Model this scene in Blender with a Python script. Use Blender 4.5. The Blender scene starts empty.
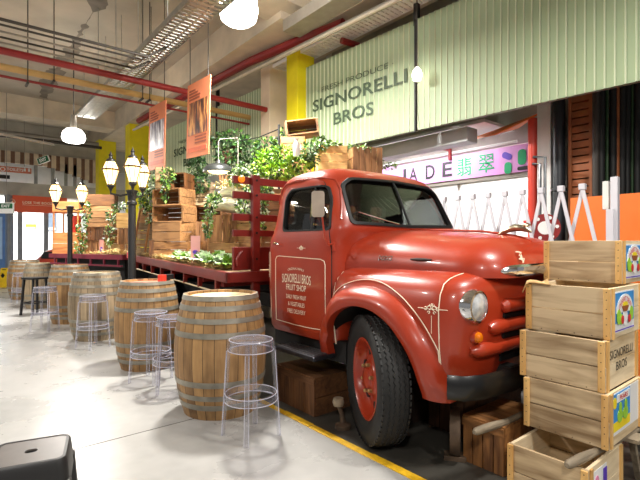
import bpy, bmesh, math, random
from mathutils import Vector, Matrix
random.seed(7)
SC = bpy.context.scene
COL = SC.collection
pi = math.pi

# ------------------------------------------------------------------ camera, world, exposure
cam_d = bpy.data.cameras.new('camera'); cam = bpy.data.objects.new('camera', cam_d); COL.objects.link(cam)
cam.location = (0, 0, 1.4); cam.rotation_euler = (pi/2, 0, -math.atan2(.6351, .7724))
cam_d.sensor_width = 36; cam_d.lens = 450/640*36; cam_d.shift_y = 4/640; cam_d.clip_start = .05
SC.camera = cam
SC.cycles.transparent_max_bounces = 32
W = bpy.data.worlds.new('hall_daylight'); SC.world = W; W.use_nodes = True
W.node_tree.nodes['Background'].inputs[0].default_value = (1, .98, .96, 1)
W.node_tree.nodes['Background'].inputs[1].default_value = .2
vs = SC.view_settings
vs.view_transform = 'Standard'; vs.look = 'None'; vs.exposure = 0.38; vs.gamma = 1; vs.use_curve_mapping = False
PENDANT_W = 150
def lamp(name, kind, loc, power, col=(1, .93, .82), size=.3, rot=(0, 0, 0), sy=None, spread=pi):
    d = bpy.data.lights.new(name, kind); o = bpy.data.objects.new(name, d); COL.objects.link(o)
    d.energy = power; d.color = col; o.location = loc; o.rotation_euler = rot
    if kind == 'AREA':
        d.size = size; d.spread = spread
        if sy: d.shape = 'RECTANGLE'; d.size_y = sy
        else: d.shape = 'DISK'
    else: d.shadow_soft_size = size
    return o
lamp('jade_shop_light', 'AREA', (7.4, 4.2, 3.3), 185, (1, .98, .96), 1.4, sy=3.0)
lamp('far_shop_light', 'AREA', (1.0, 20.4, 3.6), 700, (.95, .98, 1), 4.0, sy=2.0)

# ------------------------------------------------------------------ pixel helper (photo frame 640x480)
c_, s_ = .7724, .6351
def ray(px, py):
    r = (px-320)/450
    return Vector((r*c_+s_, -r*s_+c_, -(py-244)/450))
def at(px, py, d): return Vector((0, 0, 1.4)) + ray(px, py)*d
def atz(px, py, z=0):
    v = ray(px, py); return Vector((0, 0, 1.4)) + v*((z-1.4)/v.z)

# ------------------------------------------------------------------ mesh helpers
class MB:
    def __init__(s): s.v = []; s.f = []; s.m = []; s.s = []
    def add(s, vs, fs, mi=0, sm=False):
        o = len(s.v); s.v += [tuple(v) for v in vs]
        for f in fs:
            s.f.append([i+o for i in f]); s.m.append(mi); s.s.append(sm)
        return s
    def box(s, c, d, rz=0, mi=0, M=None):
        hx, hy, hz = d[0]/2, d[1]/2, d[2]/2
        vs = [Vector((x*hx, y*hy, z*hz)) for z in (-1, 1) for y in (-1, 1) for x in (-1, 1)]
        R = M if M else Matrix.Rotation(rz, 3, 'Z')
        vs = [R @ v + Vector(c) for v in vs]
        return s.add(vs, [(0,2,3,1), (4,5,7,6), (0,1,5,4), (2,6,7,3), (0,4,6,2), (1,3,7,5)], mi)
    def b2(s, x0, x1, y0, y1, z0, z1, mi=0):
        return s.box(((x0+x1)/2, (y0+y1)/2, (z0+z1)/2), (abs(x1-x0), abs(y1-y0), abs(z1-z0)), mi=mi)
    def bar(s, p0, p1, w, h, mi=0, up=(0, 0, 1)):
        p0, p1 = Vector(p0), Vector(p1); a = (p1-p0); L = a.length; a.normalize()
        u = Vector(up)
        if abs(a.dot(u)) > .95: u = Vector((1, 0, 0))
        b = u.cross(a).normalized(); c = a.cross(b)
        return s.box((p0+p1)/2, (L, w, h), mi=mi, M=Matrix((a, b, c)).transposed())
    def loft(s, rings, c0=True, c1=True, mi=0, sm=True, closed=True):
        n = len(rings[0]); vs = [p for r in rings for p in r]; fs = []
        for i in range(len(rings)-1):
            for j in range(n if closed else n-1):
                k = (j+1) % n
                fs.append((i*n+j, i*n+k, (i+1)*n+k, (i+1)*n+j))
        if c0: fs.append(tuple(range(n-1, -1, -1)))
        if c1: fs.append(tuple((len(rings)-1)*n+j for j in range(n)))
        return s.add(vs, fs, mi, sm)
    def tube(s, pts, r, n=8, mi=0, closed=False, sm=True):
        pts = [Vector(p) for p in pts]; N = len(pts)
        rr = r if isinstance(r, (list, tuple)) else [r]*N
        rings = []; prev = None
        for i, p in enumerate(pts):
            if closed: t = pts[(i+1) % N]-pts[i-1]
            else: t = pts[min(i+1, N-1)]-pts[max(i-1, 0)]
            t.normalize()
            if prev is None:
                u = Vector((0, 0, 1)) if abs(t.z) < .9 else Vector((1, 0, 0))
                b = t.cross(u).normalized()
            else:
                b = prev - t*prev.dot(t)
                b = b.normalized() if b.length > 1e-6 else t.orthogonal().normalized()
            prev = b; c = t.cross(b)
            rings.append([p + (b*math.cos(2*pi*k/n)+c*math.sin(2*pi*k/n))*rr[i] for k in range(n)])
        if closed: rings.append(rings[0])
        return s.loft(rings, not closed, not closed, mi, sm)
    def cyl(s, p0, p1, r0, r1=None, n=14, mi=0):
        return s.tube([p0, p1], [r0, r0 if r1 is None else r1], n, mi)
    def lathe(s, prof, n=28, c=(0, 0, 0), M=None, mi=0, sm=True, caps=True):
        c = Vector(c); R = M if M else Matrix.Identity(3)
        rings = [[c + R @ Vector((r*math.cos(2*pi*k/n), r*math.sin(2*pi*k/n), z)) for k in range(n)] for r, z in prof]
        return s.loft(rings, caps, caps, mi, sm)
    def prism(s, poly, ax, a0, a1, mi=0, sm=False):
        def P(p, a): return (a, p[0], p[1]) if ax == 'X' else ((p[0], a, p[1]) if ax == 'Y' else (p[0], p[1], a))
        return s.loft([[P(p, a0) for p in poly], [P(p, a1) for p in poly]], True, True, mi, sm)
    def quad(s, a, b, c, d, mi=0): return s.add([a, b, c, d], [(0, 1, 2, 3)], mi)
    def text(s, txt, fn, w=None, h=None, mi=0, bold=0.0, cut=None):
        vs, fs = text_mesh(txt, bold)
        x0 = min(v[0] for v in vs); x1 = max(v[0] for v in vs); y0 = min(v[1] for v in vs); y1 = max(v[1] for v in vs)
        kx = (w/(x1-x0)) if w else h/(y1-y0); ky = (h/(y1-y0)) if h else kx
        return s.add([fn((v[0]-(x0+x1)/2)*kx, (v[1]-(y0+y1)/2)*ky) for v in vs], fs, mi)

_T = {}
def text_mesh(t, bold):
    if (t, bold) not in _T:
        cu = bpy.data.curves.new('t', 'FONT'); cu.body = t; cu.offset = bold; cu.resolution_u = 3
        o = bpy.data.objects.new('t', cu); COL.objects.link(o)
        bpy.context.view_layer.update()
        me = o.evaluated_get(bpy.context.evaluated_depsgraph_get()).to_mesh()
        _T[(t, bold)] = ([(v.co.x, v.co.y) for v in me.vertices], [tuple(p.vertices) for p in me.polygons])
        bpy.data.objects.remove(o); bpy.data.curves.remove(cu)
    return _T[(t, bold)]

def rrect(x0, x1, y0, y1, r, n=5):
    out = []
    for cx, cy, a in ((x1-r, y1-r, 0), (x0+r, y1-r, pi/2), (x0+r, y0+r, pi), (x1-r, y0+r, 1.5*pi)):
        for k in range(n+1):
            t = a+pi/2*k/n; out.append((cx+r*math.cos(t), cy+r*math.sin(t)))
    return out
def rpoly(pts, r, n=5):
    out = []; N = len(pts)
    for i in range(N):
        p = Vector(pts[i]); a = (Vector(pts[i-1])-p); b = (Vector(pts[(i+1) % N])-p)
        q_ = min(r, a.length*.42, b.length*.42)
        a.normalize(); b.normalize(); A = p+a*q_; B = p+b*q_
        for k in range(n+1):
            t = k/n; q = A*(1-t)**2+p*2*t*(1-t)+B*t*t; out.append((q.x, q.y))
    return out

ORG = {}
def mesh_from(name, mb, off=(0, 0, 0), mats=(), recalc=True):
    me = bpy.data.meshes.new(name)
    off = Vector(off)
    me.from_pydata([Vector(v)-off for v in mb.v], [], mb.f)
    for m in mats: me.materials.append(m)
    me.polygons.foreach_set('material_index', mb.m); me.polygons.foreach_set('use_smooth', mb.s)
    if recalc:
        b = bmesh.new(); b.from_mesh(me); bmesh.ops.recalc_face_normals(b, faces=b.faces); b.to_mesh(me); b.free()
    return me
def finish(me):
    if any(p.use_smooth for p in me.polygons): me.set_sharp_from_angle(angle=.62)
def obj(name, mb, mats, parent=None, local=False, bevel=0, label=None, recalc=True):
    """one mesh object; coordinates are world ones unless local (then relative to the parent)"""
    if not isinstance(mats, (list, tuple)): mats = [mats]
    if local: off = Vector((0, 0, 0))
    elif parent: off = ORG[parent.name]
    else:
        xs = [v[0] for v in mb.v]; ys = [v[1] for v in mb.v]; zs = [v[2] for v in mb.v]
        off = Vector(((min(xs)+max(xs))/2, (min(ys)+max(ys))/2, min(zs)))
    me = mesh_from(name, mb, off, mats, recalc); finish(me)
    o = bpy.data.objects.new(name, me); COL.objects.link(o)
    if parent: o.parent = parent
    elif not local: o.location = off
    ORG[o.name] = off
    if bevel:
        b = o.modifiers.new('edge', 'BEVEL'); b.width = bevel; b.segments = 2; b.limit_method = 'ANGLE'
    if label: o['label'] = label
    return o
def tag(o, label, cat, group=None, kind=None):
    o['label'] = label; o['category'] = cat
    if group: o['group'] = group
    if kind: o['kind'] = kind
    return o
def thing(name, label, cat, loc=(0, 0, 0), rz=0, group=None):
    o = bpy.data.objects.new(name, None); COL.objects.link(o); o.empty_display_size = .1
    o.location = loc; o.rotation_euler = (0, 0, rz); ORG[o.name] = Vector(loc)
    return tag(o, label, cat, group)
def struct(name, mb, m, bevel=0, label=None, parent=None):
    o = obj(name, mb, m, parent, bevel=bevel); o['kind'] = 'structure'
    if label: o['label'] = label
    return o
def dup(root, loc, rz=0, label=None, scale=None, group=None, rot=None):
    def cp(o, parent):
        c = o.copy(); COL.objects.link(c)
        if parent: c.parent = parent
        for ch in list(o.children): cp(ch, c)
        return c
    r = cp(root, None); r.location = loc; r.rotation_euler = rot if rot else (0, 0, rz)
    if label: r['label'] = label
    if group: r['group'] = group
    if scale: r.scale = scale
    ORG[r.name] = Vector(loc)
    return r
def boolean(a, ops):
    """mesh data of a with the cutters of ops applied"""
    def tmp(mb, rc=True):
        o = bpy.data.objects.new('tmp', mesh_from('tmp', mb, recalc=rc)); COL.objects.link(o); return o
    ao = tmp(a, False); cs = []
    for mb, op in ops:
        co = tmp(mb); cs.append(co)
        m = ao.modifiers.new('b', 'BOOLEAN'); m.object = co; m.operation = op; m.solver = 'EXACT'
    bpy.context.view_layer.update()
    me = bpy.data.meshes.new_from_object(ao.evaluated_get(bpy.context.evaluated_depsgraph_get()))
    r = MB(); r.v = [tuple(v.co) for v in me.vertices]; r.f = [list(p.vertices) for p in me.polygons]
    r.m = [p.material_index for p in me.polygons]; r.s = [p.use_smooth for p in me.polygons]
    for o in [ao]+cs: bpy.data.objects.remove(o)
    return r

# ------------------------------------------------------------------ materials
def lin(c):
    return tuple((x/255/12.92) if x/255 <= .04045 else ((x/255+.055)/1.055)**2.4 for x in c)
def newmat(name):
    m = bpy.data.materials.new(name); m.use_nodes = True
    nt = m.node_tree; return m, nt, nt.nodes, nt.links, nt.nodes['Principled BSDF']
def ramp(N, a, b, p0=.3, p1=.7):
    r = N.new('ShaderNodeValToRGB'); e = r.color_ramp.elements
    e[0].position = p0; e[1].position = p1; e[0].color = (*a, 1); e[1].color = (*b, 1); return r
def M(name, rgb, rough=.5, metal=0, var=.12, scale=6, bump=0, coat=0, emit=None, estr=0, obrand=0, tr=0, stretch=(1, 1, 1)):
    m, nt, N, L, P = newmat(name); col = lin(rgb)
    tc = N.new('ShaderNodeTexCoord'); mp = N.new('ShaderNodeMapping'); mp.inputs['Scale'].default_value = stretch
    L.new(tc.outputs['Object'], mp.inputs[0])
    no = N.new('ShaderNodeTexNoise'); no.inputs['Scale'].default_value = scale; no.inputs['Detail'].default_value = 5
    L.new(mp.outputs[0], no.inputs['Vector'])
    r = ramp(N, tuple(c*(1-var) for c in col), tuple(min(1, c*(1+var)) for c in col)); L.new(no.outputs['Fac'], r.inputs[0])
    out = r.outputs[0]
    if obrand:
        oi = N.new('ShaderNodeObjectInfo'); hs = N.new('ShaderNodeHueSaturation')
        mr = N.new('ShaderNodeMapRange'); mr.inputs[3].default_value = 1-obrand; mr.inputs[4].default_value = 1+obrand
        L.new(oi.outputs['Random'], mr.inputs[0]); L.new(mr.outputs[0], hs.inputs['Value']); L.new(out, hs.inputs['Color']); out = hs.outputs[0]
    L.new(out, P.inputs['Base Color'])
    P.inputs['Roughness'].default_value = rough; P.inputs['Metallic'].default_value = metal
    P.inputs['Coat Weight'].default_value = coat; P.inputs['Coat Roughness'].default_value = .08
    P.inputs['Transmission Weight'].default_value = tr
    if emit: P.inputs['Emission Color'].default_value = (*lin(emit), 1); P.inputs['Emission Strength'].default_value = estr
    if bump:
        b = N.new('ShaderNodeBump'); b.inputs['Strength'].default_value = bump; b.inputs['Distance'].default_value = .01
        L.new(no.outputs['Fac'], b.inputs['Height']); L.new(b.outputs[0], P.inputs['Normal'])
    return m
def wood(name, dark, light, axis='Y', scale=5, rough=.65, obrand=.18, knots=True):
    m, nt, N, L, P = newmat(name)
    tc = N.new('ShaderNodeTexCoord'); mp = N.new('ShaderNodeMapping'); L.new(tc.outputs['Object'], mp.inputs[0])
    oi = N.new('ShaderNodeObjectInfo')
    mp.inputs['Scale'].default_value = {'X': (.12, 1, 1), 'Y': (1, .12, 1), 'Z': (1, 1, .12)}[axis]
    ad = N.new('ShaderNodeVectorMath'); ad.operation = 'ADD'; L.new(mp.outputs[0], ad.inputs[0]); 
    ml = N.new('ShaderNodeMath'); ml.operation = 'MULTIPLY'; ml.inputs[1].default_value = 37; L.new(oi.outputs['Random'], ml.inputs[0]); L.new(ml.outputs[0], ad.inputs[1])
    n1 = N.new('ShaderNodeTexNoise'); n1.inputs['Scale'].default_value = scale*5; n1.inputs['Detail'].default_value = 6; n1.inputs['Distortion'].default_value = .8
    L.new(ad.outputs[0], n1.inputs['Vector'])
    n2 = N.new('ShaderNodeTexNoise'); n2.inputs['Scale'].default_value = scale*.8; n2.inputs['Detail'].default_value = 3
    L.new(ad.outputs[0], n2.inputs['Vector'])
    mx = N.new('ShaderNodeMath'); mx.operation = 'MULTIPLY_ADD'; mx.inputs[1].default_value = .55; L.new(n1.outputs['Fac'], mx.inputs[0])
    m2 = N.new('ShaderNodeMath'); m2.operation = 'MULTIPLY'; m2.inputs[1].default_value = .45; L.new(n2.outputs['Fac'], m2.inputs[0]); L.new(m2.outputs[0], mx.inputs[2])
    r = ramp(N, lin(dark), lin(light), .34, .58); L.new(mx.outputs[0], r.inputs[0])
    hs = N.new('ShaderNodeHueSaturation'); mr = N.new('ShaderNodeMapRange'); mr.inputs[3].default_value = 1-obrand; mr.inputs[4].default_value = 1+obrand
    L.new(oi.outputs['Random'], mr.inputs[0]); L.new(mr.outputs[0], hs.inputs['Value']); L.new(r.outputs[0], hs.inputs['Color'])
    L.new(hs.outputs[0], P.inputs['Base Color']); P.inputs['Roughness'].default_value = rough
    b = N.new('ShaderNodeBump'); b.inputs['Strength'].default_value = .25; b.inputs['Distance'].default_value = .004
    L.new(n1.outputs['Fac'], b.inputs['Height']); L.new(b.outputs[0], P.inputs['Normal'])
    return m
def stave_wood(name, dark, light, n=26):
    m, nt, N, L, P = newmat(name)
    tc = N.new('ShaderNodeTexCoord'); sx = N.new('ShaderNodeSeparateXYZ'); L.new(tc.outputs['Object'], sx.inputs[0])
    oi = N.new('ShaderNodeObjectInfo')
    def math_(op, a, b=None, v=None):
        k = N.new('ShaderNodeMath'); k.operation = op
        if hasattr(a, 'links') or hasattr(a, 'is_linked'): L.new(a, k.inputs[0])
        else: k.inputs[0].default_value = a
        if b is not None:
            if hasattr(b, 'is_linked'): L.new(b, k.inputs[1])
            else: k.inputs[1].default_value = b
        return k.outputs[0]
    ang = math_('MULTIPLY', math_('ARCTAN2', sx.outputs[1], sx.outputs[0]), n/(2*pi))
    cell = math_('FLOOR', ang); fr = math_('FRACT', ang)
    seam = math_('LESS_THAN', math_('ABSOLUTE', math_('SUBTRACT', fr, .5)), .475)
    wn = N.new('ShaderNodeTexWhiteNoise'); wn.noise_dimensions = '1D'
    L.new(math_('ADD', cell, math_('MULTIPLY', oi.outputs['Random'], 91.0)), wn.inputs['W'])
    mp = N.new('ShaderNodeMapping'); mp.inputs['Scale'].default_value = (1, 1, .12); L.new(tc.outputs['Object'], mp.inputs[0])
    n1 = N.new('ShaderNodeTexNoise'); n1.inputs['Scale'].default_value = 28; n1.inputs['Detail'].default_value = 6; L.new(mp.outputs[0], n1.inputs['Vector'])
    n2 = N.new('ShaderNodeTexNoise'); n2.inputs['Scale'].default_value = 4; n2.inputs['Detail'].default_value = 4; L.new(tc.outputs['Object'], n2.inputs['Vector'])
    f = math_('ADD', math_('ADD', math_('MULTIPLY', n1.outputs['Fac'], .4), math_('MULTIPLY', wn.outputs['Value'], .2)), math_('MULTIPLY', n2.outputs['Fac'], .5))
    r = ramp(N, lin(dark), lin(light), .32, .78); L.new(f, r.inputs[0])
    mx = N.new('ShaderNodeMix'); mx.data_type = 'RGBA'; L.new(seam, mx.inputs[0])
    mx.inputs[6].default_value = (*[c*.25 for c in lin(dark)], 1); L.new(r.outputs[0], mx.inputs[7])
    L.new(mx.outputs[2], P.inputs['Base Color']); P.inputs['Roughness'].default_value = .6
    b = N.new('ShaderNodeBump'); b.inputs['Strength'].default_value = .3; b.inputs['Distance'].default_value = .004
    L.new(f, b.inputs['Height']); L.new(b.outputs[0], P.inputs['Normal'])
    return m
def clear(name, tint, ior=1.45, extra=0.0, rough=.0, milk=0):
    """thin clear sheet: see-through with mirror-like gloss by angle"""
    m, nt, N, L, P = newmat(name); N.remove(P)
    t = N.new('ShaderNodeBsdfTransparent'); t.inputs[0].default_value = (*tint, 1)
    g = N.new('ShaderNodeBsdfGlossy'); g.inputs['Roughness'].default_value = rough
    if milk:
        lw = N.new('ShaderNodeLayerWeight'); lw.inputs[0].default_value = .5; p3 = N.new('ShaderNodeMath'); p3.operation = 'POWER'; p3.inputs[1].default_value = 2.5
        L.new(lw.outputs['Facing'], p3.inputs[0]); rc = ramp(N, tint, (.62, .62, .68), 0, 1); L.new(p3.outputs[0], rc.inputs[0]); L.new(rc.outputs[0], t.inputs[0])
    fr = N.new('ShaderNodeLayerWeight'); fr.inputs[0].default_value = .5
    pw = N.new('ShaderNodeMath'); pw.operation = 'POWER'; pw.inputs[1].default_value = 3.2; L.new(fr.outputs['Facing'], pw.inputs[0])
    f0 = ((ior-1)/(ior+1))**2+extra
    a = N.new('ShaderNodeMath'); a.operation = 'MULTIPLY_ADD'; a.inputs[1].default_value = .75; a.inputs[2].default_value = f0; L.new(pw.outputs[0], a.inputs[0])
    mx = N.new('ShaderNodeMixShader'); L.new(a.outputs[0], mx.inputs[0]); L.new(t.outputs[0], mx.inputs[1]); L.new(g.outputs[0], mx.inputs[2])
    out = mx.outputs[0]
    if milk:
        df = N.new('ShaderNodeBsdfDiffuse'); df.inputs[0].default_value = (.86, .85, .93, 1)
        m2 = N.new('ShaderNodeMixShader'); m2.inputs[0].default_value = milk; L.new(out, m2.inputs[1]); L.new(df.outputs[0], m2.inputs[2]); out = m2.outputs[0]
    L.new(out, N['Material Output'].inputs[0]); return m
def glow(name, rgb, s):
    m, nt, N, L, P = newmat(name); P.inputs['Base Color'].default_value = (*lin(rgb), 1)
    P.inputs['Emission Color'].default_value = (*lin(rgb), 1); P.inputs['Emission Strength'].default_value = s; return m
def concrete_floor():
    m, nt, N, L, P = newmat('polished_concrete')
    tc = N.new('ShaderNodeTexCoord')
    n1 = N.new('ShaderNodeTexNoise'); n1.inputs['Scale'].default_value = .9; n1.inputs['Detail'].default_value = 8; n1.inputs['Roughness'].default_value = .65; L.new(tc.outputs['Object'], n1.inputs['Vector'])
    n2 = N.new('ShaderNodeTexNoise'); n2.inputs['Scale'].default_value = 7; n2.inputs['Detail'].default_value = 6; L.new(tc.outputs['Object'], n2.inputs['Vector'])
    ad = N.new('ShaderNodeMath'); ad.operation = 'MULTIPLY_ADD'; ad.inputs[1].default_value = .35; L.new(n2.outputs['Fac'], ad.inputs[0])
    k = N.new('ShaderNodeMath'); k.operation = 'MULTIPLY'; k.inputs[1].default_value = .65; L.new(n1.outputs['Fac'], k.inputs[0]); L.new(k.outputs[0], ad.inputs[2])
    r = ramp(N, lin((140, 139, 136)), lin((168, 166, 162)), .3, .7); L.new(ad.outputs[0], r.inputs[0])
    L.new(r.outputs[0], P.inputs['Base Color'])
    rr = ramp(N, (.22,)*3, (.36,)*3); L.new(n1.outputs['Fac'], rr.inputs[0]); L.new(rr.outputs[0], P.inputs['Roughness'])
    return m

FLOOR = concrete_floor()
DARKFLOOR = M('painted_dark_floor', (64, 61, 55), .5, var=.35, scale=3)
YELLOWLINE = M('worn_yellow_paint', (226, 178, 30), .6, var=.2, scale=20)
CEIL = M('raw_concrete_ceiling', (176, 166, 150), .9, var=.22, scale=.8)
BEAM = M('concrete_beam', (206, 192, 170), .85, var=.16, scale=2)
WALLW = M('white_wall', (232, 230, 226), .8, var=.04)
CONC = M('grey_concrete_wall', (186, 182, 172), .85, var=.18, scale=2)
CREAM = M('cream_pillar_paint', (232, 214, 186), .6, var=.05)
YEL = M('yellow_paint', (238, 222, 24), .5, var=.05)
GREEN = M('sage_green_sheet', (154, 172, 136), .55, var=.06, scale=2)
RIDGEGLINT = M('sheet_ridge_highlight', (208, 217, 186), .45, var=.03)  # light catching the rib edges, put in as a paler colour
SIGNGREEN = M('dark_green_lettering', (70, 88, 66), .6)
RED = M('truck_red', (160, 50, 24), .34, var=.07, scale=3, coat=.3)
RACKRED = M('tray_red', (112, 27, 20), .38, var=.15, scale=5)
MAROON = M('maroon_paint', (132, 44, 62), .5, var=.15)
BLACK = M('black_rubber', (16, 16, 16), .6, var=.25, scale=20)
TYRE = M('tyre_rubber', (22, 21, 20), .7, var=.3, scale=18, bump=.1)
DARK = M('dark_chassis', (14, 13, 13), .7)
GLOSSBLACK = M('gloss_black_paint', (9, 9, 10), .32, coat=.1)
CHROME = M('chrome', (225, 225, 228), .1, 1, var=.02)
STEEL = M('galvanised_steel', (176, 176, 172), .38, .85, var=.15, scale=12)
HOOP = M('barrel_hoop_zinc', (142, 137, 124), .5, .45, var=.28, scale=9)
PINST = M('cream_signwriting', (242, 226, 200), .5, var=.02)
AMBER = M('amber_lens', (214, 112, 14), .15, emit=(214, 100, 10), estr=.01)
LENS = M('headlamp_glass', (226, 230, 232), .14, .55, var=.3, scale=30)
GLASS = clear('cab_glass', (.72, .74, .74), 1.5, .03)
ACRYL = clear('clear_acrylic', (.94, .94, .97), 1.5, .03, milk=.035)
EDGEGLINT = clear('acrylic_edge_glint', (.93, .93, .97), 1.5, .05, milk=.38)  # whitish colour painting the light caught along the acrylic edges
STAVE = stave_wood('oak_staves', (98, 68, 38), (190, 148, 95))
STAVE_GREY = stave_wood('weathered_staves', (98, 82, 60), (178, 156, 124))
HEADPALE = wood('pale_barrel_head', (196, 170, 126), (226, 206, 164), 'X')
HEADRED = wood('red_barrel_head', (160, 84, 62), (196, 120, 96), 'X')
CRATE = wood('new_pine_crate', (134, 108, 76), (206, 182, 145), 'Y', 4, obrand=.07)
CRATE_END = wood('pine_crate_end', (190, 164, 124), (232, 212, 176), 'X', 4, obrand=.06)
BATTEN = wood('yellow_pine_batten', (190, 140, 74), (228, 184, 116), 'Z', 4, obrand=.08)
OLDX = wood('aged_crate_wood', (104, 68, 38), (180, 134, 88), 'X', 5, obrand=.25)
OLDZ = wood('aged_crate_slats', (96, 60, 32), (166, 118, 74), 'Z', 5, obrand=.25)
GREYX = wood('grey_crate_wood', (104, 86, 62), (168, 144, 110), 'X', 5, obrand=.2)
GREYZ = wood('grey_crate_slats', (98, 80, 58), (158, 132, 98), 'Z', 5, obrand=.2)
DARKX = wood('dark_crate_wood', (72, 44, 22), (128, 84, 46), 'X', 5, obrand=.1)
DARKZ = wood('dark_crate_slats', (64, 38, 18), (118, 74, 38), 'Z', 5, obrand=.1)
GOLDX = wood('golden_crate_wood', (200, 146, 78), (240, 200, 128), 'X', 5, obrand=.05)
HANDLE = wood('worn_grey_handle', (96, 84, 68), (150, 136, 114), 'X', 5)
INSIDE = M('crate_inside', (58, 40, 24), .9, var=.3)
IRON = M('rusty_iron', (92, 74, 58), .7, .3, var=.3, scale=14)
ORANGE = M('orange_board', (232, 116, 38), .55, var=.04)
BRICK = M('brown_timber', (150, 84, 40), .6, var=.25)
REDPIPE = M('red_fire_pipe', (138, 32, 32), .45, var=.1)
DRED = M('red_column_paint', (206, 62, 44), .4, var=.06)
TANPIPE = M('tan_pipe', (206, 168, 106), .5, var=.08)
GREYPIPE = M('grey_conduit', (150, 144, 134), .5, .3, var=.12)
DKPIPE = M('dark_conduit', (58, 52, 46), .6, var=.15)
WHITE = M('white_enamel', (240, 240, 238), .35, var=.02)
BANNER = M('salmon_banner', (236, 140, 96), .7, var=.03)
BANTEXT = M('banner_print', (168, 88, 60), .7)
POSTBLK = M('black_cast_iron', (26, 24, 24), .45, var=.2)
BRONZE = M('lantern_bronze', (88, 62, 36), .5, .3)
LANTERN = glow('lit_lantern_glass', (255, 220, 146), 3.2)
LAMPWHITE = glow('lit_lamp_diffuser', (255, 250, 240), 9)
TUBE = glow('lit_tube', (255, 255, 255), 8)
LEAF = [M('leaf_green', (66, 106, 42), .5, var=.35, scale=9), M('leaf_light', (128, 166, 66), .5, var=.3, scale=9),
        M('leaf_pale', (206, 222, 190), .5, var=.12, scale=9), M('leaf_dark', (36, 66, 32), .5, var=.35, scale=9),
        M('leaf_lime', (164, 202, 62), .5, var=.2, scale=9)]
STRAW = M('straw', (214, 188, 124), .8, var=.2, scale=12)
SACK = M('pale_sack_cloth', (240, 232, 210), .9, var=.08, bump=.2, scale=14)
BROWNPAPER = M('brown_paper', (196, 158, 104), .8, var=.1)
JADEPINK = M('pink_sign_board', (224, 160, 224), .45, var=.05)
JADEBLK = M('black_sign_letters', (40, 36, 44), .5)
JADEGRN = M('jade_green_paint', (20, 168, 108), .5, var=.15)
PURPLE = M('purple_print', (96, 64, 190), .5)
SHOPGLASS = clear('shop_glass', (.95, .97, .97), 1.4, .0)
BLUE = M('blue_panel', (66, 112, 170), .5)
LBLUE = M('label_blue', (60, 140, 206), .5, var=.15)
LYEL = M('label_yellow', (240, 214, 40), .5)
LGRN = M('label_green', (150, 200, 60), .5, var=.15)
LRED = M('label_red', (206, 52, 52), .5)
INK = M('stencil_ink', (44, 34, 26), .7)
SIGNRED = M('vermilion_sign', (222, 84, 44), .55, var=.02)
SIGNPALE = M('pale_sign_ink', (246, 220, 190), .6)
EXITGREEN = M('exit_green', (20, 98, 58), .5)
YPLASTIC = M('yellow_plastic', (240, 200, 20), .4)
BPLASTIC = M('black_plastic_stool', (30, 29, 29), .42, var=.12)
SEATTOP = M('charcoal_seat_top', (94, 88, 84), .38, var=.12, scale=10)  # seat top in a paler grey than the black sides
HALLDARK = M('dark_recess', (40, 36, 34), .8)
PALEWOOD = M('pale_cladding', (206, 188, 164), .7, var=.1)
BRNSTRIP = M('brown_cladding_groove', (128, 96, 78), .7)

# ================================================================== STRUCTURE
def WX(Y): return 5.2-.057*Y
struct('floor', MB().b2(-9, 12, -5, 24, -.2, 0), FLOOR)
struct('floor_truck_bay', MB().b2(2.17, 6.6, -2, 8.3, 0, .003), DARKFLOOR)
def worn_line():
    mb = MB(); y = -1.5
    while y < 6.2:
        l = random.uniform(.3, .9)
        w0 = 2.115+random.uniform(-.004, .008); w1 = 2.175+random.uniform(-.01, .004)
        mb.b2(w0, w1, y, y+l-random.choice([0, .004, .012]), .0005, .005); y += l
    return mb
struct('trim_1', worn_line(), YELLOWLINE, label='worn yellow safety line on the floor beside the truck')
struct('trim_2', MB().b2(-6, 2.1, 3.426, 3.432, 0, .0012), INK, label='dark expansion joint across the concrete floor')
struct('ceiling', MB().b2(-9, 12, -5, 24, 5.6, 5.8), CEIL)
bm = MB()
for Y in (15.2,): bm.b2(-9, 4.2, Y, Y+.7, 5.05, 5.6)
struct('trim_3', bm, BEAM, label='concrete cross beams under the ceiling')
bm = MB(); bm.b2(4.05, 4.7, 5.9, 20, 4.98, 5.6); bm.b2(4.75, 5.6, -3, 20, 5.02, 5.6); bm.b2(1.0, 4.6, 5.6, 6.3, 5.1, 5.6)
struct('trim_4', bm, BEAM, label='concrete beams above the awnings')
# stains of the slab joints
bm = MB(); y = 5.4; wa = wb = .1; L0 = []; L1 = []
while y < 15.1:
    wa = min(.24, max(.02, wa+random.uniform(-.06, .06))); wb = min(.2, max(.02, wb+random.uniform(-.06, .06)))
    gap = .25 if 8.9 < y < 9.5 or 12 < y < 12.4 else 1
    L0.append((2.0-wa*gap, y, 5.597)); L1.append((2.0+wb*gap, y, 5.597)); y += .09
for k in range(len(L0)-1): bm.quad(L0[k], L1[k], L1[k+1], L0[k+1])
struct('trim_5', bm, M('damp_stain', (122, 114, 103), .9, var=.25, scale=4), label='dark damp stains along the ceiling joint')
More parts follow.
